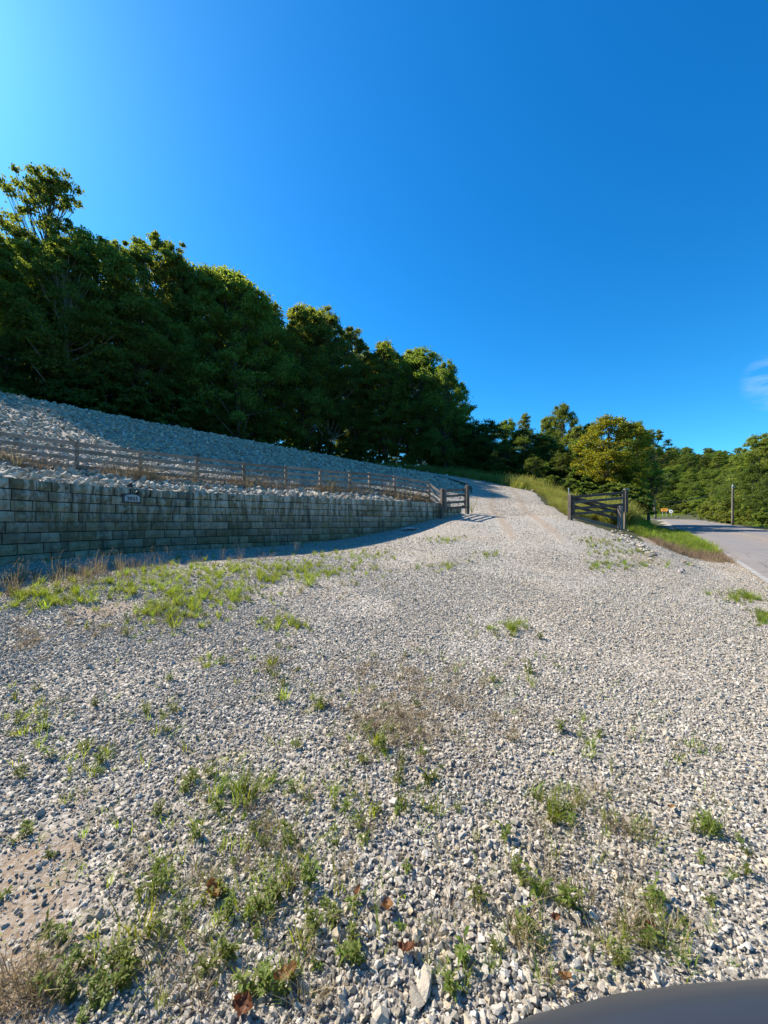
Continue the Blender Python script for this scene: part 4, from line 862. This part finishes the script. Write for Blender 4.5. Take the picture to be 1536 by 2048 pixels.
e2 = catmull([(11.4, 29), (11.4, 32.5), (9.6, 36.6), (5.6, 40.6), (0.5, 43.8), (-6, 45), (-14, 41)], 300); e2 = e2+rng.normal(0, .75, e2.shape)
put('woodland_edge_grass', np.stack([e2[:, 0], e2[:, 1], H(e2[:, 0], e2[:, 1])], 1), T_GREEN+T_TALL, .9, 1.9, 'green grass along the foot of the wood beyond the driveway', 'grass')
# dry stalks along the fence
fx = np.array([[t_.x, t_.y] for t_ in tops]); fs_ = np.concatenate([[0], np.cumsum(np.hypot(*np.diff(fx, axis=0).T))])
su = rng.uniform(0, fs_[-1]-.8, 1100); dn = .5+.5*np.sin(su*1.9+1)+.3*np.sin(su*4.1); su = su[rng.random(1100) < np.clip(dn, .15, 1)]
fp = np.stack([np.interp(su, fs_, fx[:, 0]), np.interp(su, fs_, fx[:, 1])], 1)+rng.normal(0, .22, (len(su), 2))+np.array([.22, -.3])
put('fence_weeds', np.stack([fp[:, 0], fp[:, 1], H(fp[:, 0], fp[:, 1])], 1), T_STALK+T_BROWN, .6, 1.2, 'dead brown weeds growing along the foot of the fence', 'dry weeds')

# single clumps one can point at
def clump(px, py, variants, sc, label, name='grass_tuft', cat='grass', group='grass tufts in the gravel lot'):
    pts, ok = ray([px], [py]); o = link(name, random.choice(variants)); o.location = pts[0]-np.array([0, 0, .01]); o.rotation_euler = (random.uniform(-.1, .1), random.uniform(-.1, .1), random.uniform(0, 6.28)); o.scale = (sc*1.1, sc*1.1, sc); tag(o, label, cat, group); return o
for px, py, sc, v, lb in [
    (490, 1605, .95, T_BIG, 'large spreading green grass tuft left of centre in the foreground'),
    (430, 1590, .7, T_BIG, 'green grass tuft just left of the large foreground tuft'),
    (752, 1495, .85, T_BIG, 'green grass tuft near the middle of the gravel lot'),
    (1105, 1630, .75, T_BIG, 'flattened green grass tuft in the right foreground'),
    (1160, 1615, .55, T_BIGD, 'dark green tuft touching the flattened tuft in the right foreground'),
    (1268, 1672, .5, T_BIGD, 'small upright dark tuft right of the flattened foreground tuft'),
    (286, 1868, .85, T_BIG, 'tall bright grass tuft in the left foreground'),
    (545, 1330, .75, T_BIG, 'upright green tuft standing alone left of centre in the lot'),
    (566, 1395, .8, T_BIG, 'thin upright tuft a little nearer than the lone tuft'),
    (642, 1420, .6, T_BIG, 'small thin tuft right of the thin upright tuft'),
    (350, 1258, 1.15, T_BIG, 'bright bushy grass clump in the left middle of the lot'),
    (618, 1170, 1.5, T_BIG, 'bright bushy grass clump in front of the middle of the block wall'),
    (345, 1212, 1.0, T_BIG, 'grass clump just behind the bushy clump at left'),
    (90, 1215, 1.0, T_BIG, 'grass clump near the left edge before the brown grass'),
    (190, 1225, .8, T_BIGD, 'grass clump beside the tan dirt patch'),
    (265, 1190, 1.1, T_BIG, 'grass clump between the brown grass and the tan dirt patch'),
    (412, 1335, .6, T_BIG, 'low round tuft in the left middle of the lot'),
    (40, 1465, .7, T_BIGD, 'weedy tuft at the left edge of the lot'),
    (132, 1600, .5, T_BIGD, 'small weedy tuft near the left edge of the foreground'),
    (1180, 1490, .5, T_BIG, 'small pale tuft in the right middle of the lot'),
    (1410, 1662, .4, T_BIGD, 'small low tuft near the right edge of the foreground'),
    (480, 1185, 1.0, T_BIG, 'grass clump left of the clump before the wall'),
    (240, 1905, .75, T_WEED, 'leafy weed in the left foreground'),
    (500, 1975, .8, T_WEED, 'leafy weed at the bottom left of centre'),
    (1290, 1890, .6, T_BIGD, 'tuft at the bottom right above the car')]:
    clump(px, py, v, sc, lb)
pts, ok = ray([948], [1024]); tw = weed_mesh('weed', 501, M_TALLG, .85, 7, .16); o = link('roadside_weed', tw); o.location = (4.05, 17.75, h1(4.05, 17.75)); tag(o, 'tall pale weed growing beside the left gate', 'plant')
for px, d, sc, lb in [(665, 15.6, 1.0, 'pale green leafy weed in front of the fence'), (855, 16.4, .55, 'green weed at the last fence post before the gate')]:
    x = (px-CX)/FPX*d; o = link('fence_weed', tw); o.location = (x, d, h1(x, d)); o.scale = (sc, sc, sc); o.rotation_euler = (0, 0, px); tag(o, lb, 'plant')

# dead leaves
def dead_leaf(px, py, sz, label):
    r = random.Random(px); n = 7; Vv, Ff = [], []
    for i in range(n):
        u = i/(n-1); w_ = math.sin(math.pi*min(1, u*.92+.04))**.8*.36*(1+.25*math.sin(u*17))
        for j, v_ in enumerate((-1, -.5, 0, .5, 1)): Vv.append(((u-.5), w_*v_, .22*abs(v_)**1.6+.18*(u-.5)**2*4+r.uniform(-.03, .03)))
    for i in range(n-1):
        for j in range(4): a = i*5+j; Ff.append((a, a+1, a+6, a+5))
    me = bpy.data.meshes.new('dead_leaf'); me.from_pydata(Vv, [], Ff); me.update(); me.materials.append(M_DEADLEAF); p, ok = ray([px], [py]); o = link('dead_leaf', me); o.location = p[0]+np.array([0, 0, .028]); o.scale = (sz,)*3; o.rotation_euler = (r.uniform(-.5, .5), r.uniform(-.4, .4), r.uniform(0, 6.28)); tag(o, label, 'leaf', 'dead leaves on the gravel')
for a in [(775, 1832, .065, 'red-brown dead leaf lying on the gravel at the centre foreground'), (815, 1917, .06, 'brown curled leaf on the gravel below the red one'), (572, 1975, .075, 'pale brown dead leaf in the weeds at the bottom left of centre'), (1130, 1978, .05, 'orange-brown dead leaf near the car at the bottom'), (425, 1800, .075, 'long brown leaf in the weeds of the left foreground'), (1342, 1622, .035, 'tiny orange dead leaf right of the foreground tufts'), (1110, 1845, .035, 'dark red dead leaf in the right foreground weeds'), (490, 2030, .07, 'brown leaf at the very bottom left of centre'), (715, 1800, .04, 'small reddish leaf beside the foreground weeds'), (1300, 1868, .04, 'brown leaf under the tuft at the bottom right')]: dead_leaf(*a)

# ------------------------------------------------------------------ rocks at the edge of the bank, litter
for i in range(58):
    u = i/57; px = np.interp(u, [0, .35, .7, 1], [1228, 1262, 1290, 1312])+random.gauss(0, 7); py = np.interp(u, [0, .35, .7, 1], [1064, 1079, 1100, 1114])+random.gauss(0, 4)
    p, ok = ray([px], [py]); o = link('rock', random.choice(ROCKS)); rr = random.uniform(.045, .10); o.location = p[0]+np.array([0, 0, rr*.35]); o.scale = (rr*1.2, rr, rr*.8); o.rotation_euler = (random.uniform(-.4, .4), random.uniform(-.4, .4), random.uniform(0, 6.28)); tag(o, 'pale limestone rock in the line of rocks edging the bank below the right gate', 'rock', 'rocks edging the bank')
for px, py, rr, lb in [(1367, 1126, .08, 'pale rock lying alone before the dried grass of the bank'), (1386, 1132, .07, 'pale rock nearest the road before the dried grass'), (1228, 1080, .07, 'flat pale rock left of the line of rocks'), (1300, 1120, .075, 'pale rock at the near end of the line of rocks'), (850, 1975, .045, 'largest pale stone at the bottom centre of the gravel')]:
    p, ok = ray([px], [py]); o = link('rock', random.choice(ROCKS)); o.location = p[0]+np.array([0, 0, rr*.3]); o.scale = (rr*1.3, rr, rr*.7); o.rotation_euler = (0, 0, random.uniform(0, 6)); tag(o, lb, 'rock')
r = np.random.default_rng(5); M_RAG = plain('pale_plastic', (0.48, 0.43, 0.44), 0.6)
def crumple(px, py, sx, sy, label):
    nx, ny = 12, 7; Vv = []
    for j in range(ny):
        for i in range(nx):
            u, v_ = i/(nx-1)-.5, j/(ny-1)-.5; Vv.append((u*sx*(1+.25*math.sin(j*2.1)), v_*sy*(1+.3*math.sin(i*1.7)), .015+.07*abs(math.sin(i*1.9+j*1.3))*(1-abs(2*u)**2)+r.uniform(0, .035)))
    Ff = [(j*nx+i, j*nx+i+1, (j+1)*nx+i+1, (j+1)*nx+i) for j in range(ny-1) for i in range(nx-1)]
    me = bpy.data.meshes.new('litter'); me.from_pydata(Vv, [], Ff); me.update(); p, ok = ray([px], [py]); o = link('litter', me, M_RAG); o.location = p[0]; tag(o, label, 'litter'); o.rotation_euler = (0, 0, .15)
crumple(820, 1060, .58, .3, 'crumpled pale plastic wrapper lying in the shadow of the wall'); crumple(1364, 1147, .13, .08, 'pale scrap lying on the gravel near the road')

# ------------------------------------------------------------------ poles, signs, guardrail
def pole(px0, py0, px1, py1, d, r0, r1, label):
    a, b = at(px0, py0, d), at(px1, py1, d); g = h1(a.x, a.y); a.z = g; o = empty('utility_pole', a); tag(o, label, 'pole', 'utility poles'); n = 7
    mb = MB(); mb.tube([(b-a)*(k/n)-Vector((0, 0, .3 if k == 0 else 0)) for k in range(n+1)], [r0+(r1-r0)*k/n for k in range(n+1)], 10); mb.build('shaft', M_POLE, o, True)
    mb = MB(); mb.tube([(b-a)+Vector((0, 0, z_)) for z_ in (-.05, .05, .1, .18)], [r1*1.05, r1*1.05, r1*.5, r1*.45], 8); mb.build('insulator', M_GALV, o)
    mb = MB(); mb.bar((b-a)*.97+Vector((-r1*2.5, -r1*1.2, 0)), (b-a)*.97+Vector((r1*2.5, -r1*1.2, 0)), .06, .08); mb.build('bracket', M_GALV, o); return b
pA = pole(1465, 1050, 1465.5, 972, 45, .13, .10, 'weathered wooden utility pole standing at the right side of the road')
pB = pole(1311.5, 1036, 1307.5, 998, 96, .26, .19, 'pale leaning pole at the left of the road bend')
wr = tag(empty('power_line', pB), 'thin wire strung between the leaning pole and the utility pole', 'wire')
mb = MB(); mb.tube([pB.lerp(pA, u)-Vector((0, 0, 1.3*4*u*(1-u)))-pB for u in np.linspace(0, 1, 18)], [.022]*18, 5); mb.build('cable', M_BLACK, wr)
d = 100.0; c = at(1328.7, 1019.8, d); g = h1(c.x, c.y); sg = empty('arrow_sign', (c.x, c.y, g), R(-58)); tag(sg, 'orange-yellow rectangular road sign with a black arrow pointing left', 'sign', 'road signs at the bend'); zc = c.z-g
M_SIGN = plain('sign_orange', (0.72, 0.30, 0.015), 0.5, var=.08); M_SIGNW = plain('sign_white', (0.62, 0.63, 0.64), 0.5, var=.08); M_SGREY = plain('sign_grey', (0.22, 0.23, 0.24), 0.5, var=.1)
sw, sh = 1.65, .82
mb = MB(); mb.box((0, 0, zc), (sw, .03, sh)); mb.build('border', M_BLACK, sg)
mb = MB(); mb.box((0, -.02, zc), (sw*.9, .012, sh*.86)); mb.build('panel', M_SIGN, sg)
mb = MB(); prism(mb, [(-.56, 0), (-.22, .24), (-.22, .09), (.52, .09), (.52, -.09), (-.22, -.09), (-.22, -.24)], -.036, -.028, Matrix.Translation((0, 0, zc))); mb.build('arrow', M_BLACK, sg)
for x in (-.46, .44): mb = MB(); mb.box((x, .05, (zc+sh*.3)/2-.1), (.09, .06, zc+sh*.3+.2)); mb.build('post', M_GALV, sg)
c = at(1342, 1023, d+1); g = h1(c.x, c.y); sg = empty('round_sign', (c.x, c.y, g), R(-58)); tag(sg, 'small round pale sign on a post beside the arrow sign', 'sign', 'road signs at the bend'); zc = c.z-g
disc = [(.44*math.cos(a), .44*math.sin(a)) for a in np.linspace(0, 2*math.pi, 24, endpoint=False)]
mb = MB(); prism(mb, disc, -.02, .01, Matrix.Translation((0, 0, zc))); mb.build('disc', M_SIGNW, sg)
mb = MB(); prism(mb, [(x*.55, z*.55) for x, z in disc], -.03, -.022, Matrix.Translation((0.02, 0, zc))); mb.build('inner_disc', M_SGREY, sg)
mb = MB(); mb.box((-.42, -.01, zc+.43), (.6, .03, .14)); mb.build('plate', M_SIGNW, sg)
mb = MB(); mb.box((.05, .05, zc/2-.1), (.10, .06, zc+.2)); mb.build('post', M_GALV, sg)
p = at(1355.5, 1037, 92); o = link('rock', ROCKS[3]); o.location = (p.x, p.y, h1(p.x, p.y)+.15); o.scale = (.5, .3, .35); tag(o, 'white rock beside the road at the bend', 'rock')
a, b = at(1408, 1033, 84), at(1428, 1023, 70); gr = empty('guardrail', (a.x, a.y, h1(a.x, a.y))); tag(gr, 'grey guardrail climbing at the right side of the road bend', 'guardrail'); O = gr.location
for dz in (0, -.28): mb = MB(); mb.bar(a-O+Vector((0, 0, dz)), b-O+Vector((0, 0, dz)), .05, .14); mb.build('rail', M_GALV, gr)
for u in (.05, .35, .65, .95): q_ = a.lerp(b, u); mb = MB(); mb.bar((q_.x-O.x+.08, q_.y-O.y+.08, h1(q_.x, q_.y)-O.z-.3), q_-O+Vector((.08, .08, .08)), .1, .1, up=Vector((0, 1, 0))); mb.build('post', M_GALV, gr)

# ------------------------------------------------------------------ the car the picture is taken from: only its door mirror shows
M_CAR = plain('dark_car_plastic', (0.026, 0.03, 0.037), 0.38, spec=.5, var=.05, scale=4)
car = empty('car', (0.4, -0.05, 0)); tag(car, 'dark grey smooth edge of a car door mirror at the bottom right corner', 'car')
def superell(c, ax, e, n=28, m_=16):
    Vv, Ff = [], []; f = lambda v, p_: math.copysign(abs(v)**p_, v)
    for j in range(m_+1):
        ph = -math.pi/2+math.pi*j/m_
        for i in range(n):
            th = 2*math.pi*i/n; Vv.append((c[0]+ax[0]*f(math.cos(ph), e)*f(math.cos(th), e), c[1]+ax[1]*f(math.cos(ph), e)*f(math.sin(th), e), c[2]+ax[2]*f(math.sin(ph), e)))
    for j in range(m_):
        for i in range(n): Ff.append((j*n+i, j*n+(i+1) % n, (j+1)*n+(i+1) % n, (j+1)*n+i))
    me = bpy.data.meshes.new('mirror'); me.from_pydata(Vv, [], Ff); me.update(); me.polygons.foreach_set('use_smooth', [True]*len(Ff)); return me
O = car.location
hsg = link('mirror_housing', superell((0.60-O.x, .405-O.y, .962), (.56, .10, .10), .9), M_CAR, car)
mb = MB(); mb.box((.28, .405-O.y, .985), (.012, .14, .12)); mb.build('mirror_glass', M_GALV, hsg)
mb = MB(); mb.bar((.3, .28, .93), (.3, .05, .90), .12, .07, bev=.02); mb.build('mirror_arm', M_CAR, hsg)
mb = MB(); prism(mb, [(-1.0, .32), (.55, .32), (.62, .6), (.55, .98), (-1.0, 1.02)], -.02, .06, Matrix.Translation((0, .06, 0))); mb.build('door', M_CAR, car)

# ------------------------------------------------------------------ labels that count the look-alikes from the left
def ordinal(n): return '%d%s' % (n, 'th' if 10 <= n % 100 <= 20 else {1: 'st', 2: 'nd', 3: 'rd'}.get(n % 10, 'th'))
for base, txt in ((L_DEEP, 'low dark tree deep inside the wood above the slope, %s from the left'), (L_HILL, 'tall tree behind the front row of the wood above the slope, %s from the left'), (L_FRONT, 'leafy tree in the front row of the wood above the slope, %s from the left'),
                  ('dark green tree in the belt of trees beyond the driveway', 'green tree in the belt beyond the driveway, %s from the left'),
                  ('green tree in the row to the right of the road', 'green tree to the right of the road, %s from the left'),
                  ('dark leafy shrub at the foot of the wood above the rock slope', 'shrub at the foot of the wood above the rock slope, %s from the left'),
                  ('dark shrub under the trees beyond the driveway', 'shrub under the trees beyond the driveway, %s from the left'),
                  ('leafy shrub beside the road behind the utility pole', 'shrub at the right roadside near the utility pole, %s from the left'),
                  ('green shrub on the far side of the road bend', 'shrub on the far side of the road bend, %s from the left')):
    for i, (_, _, o) in enumerate(sorted([q for q in PLANTED if q[0] == base], key=lambda q: q[1])): o['label'] = txt % ordinal(i+1)
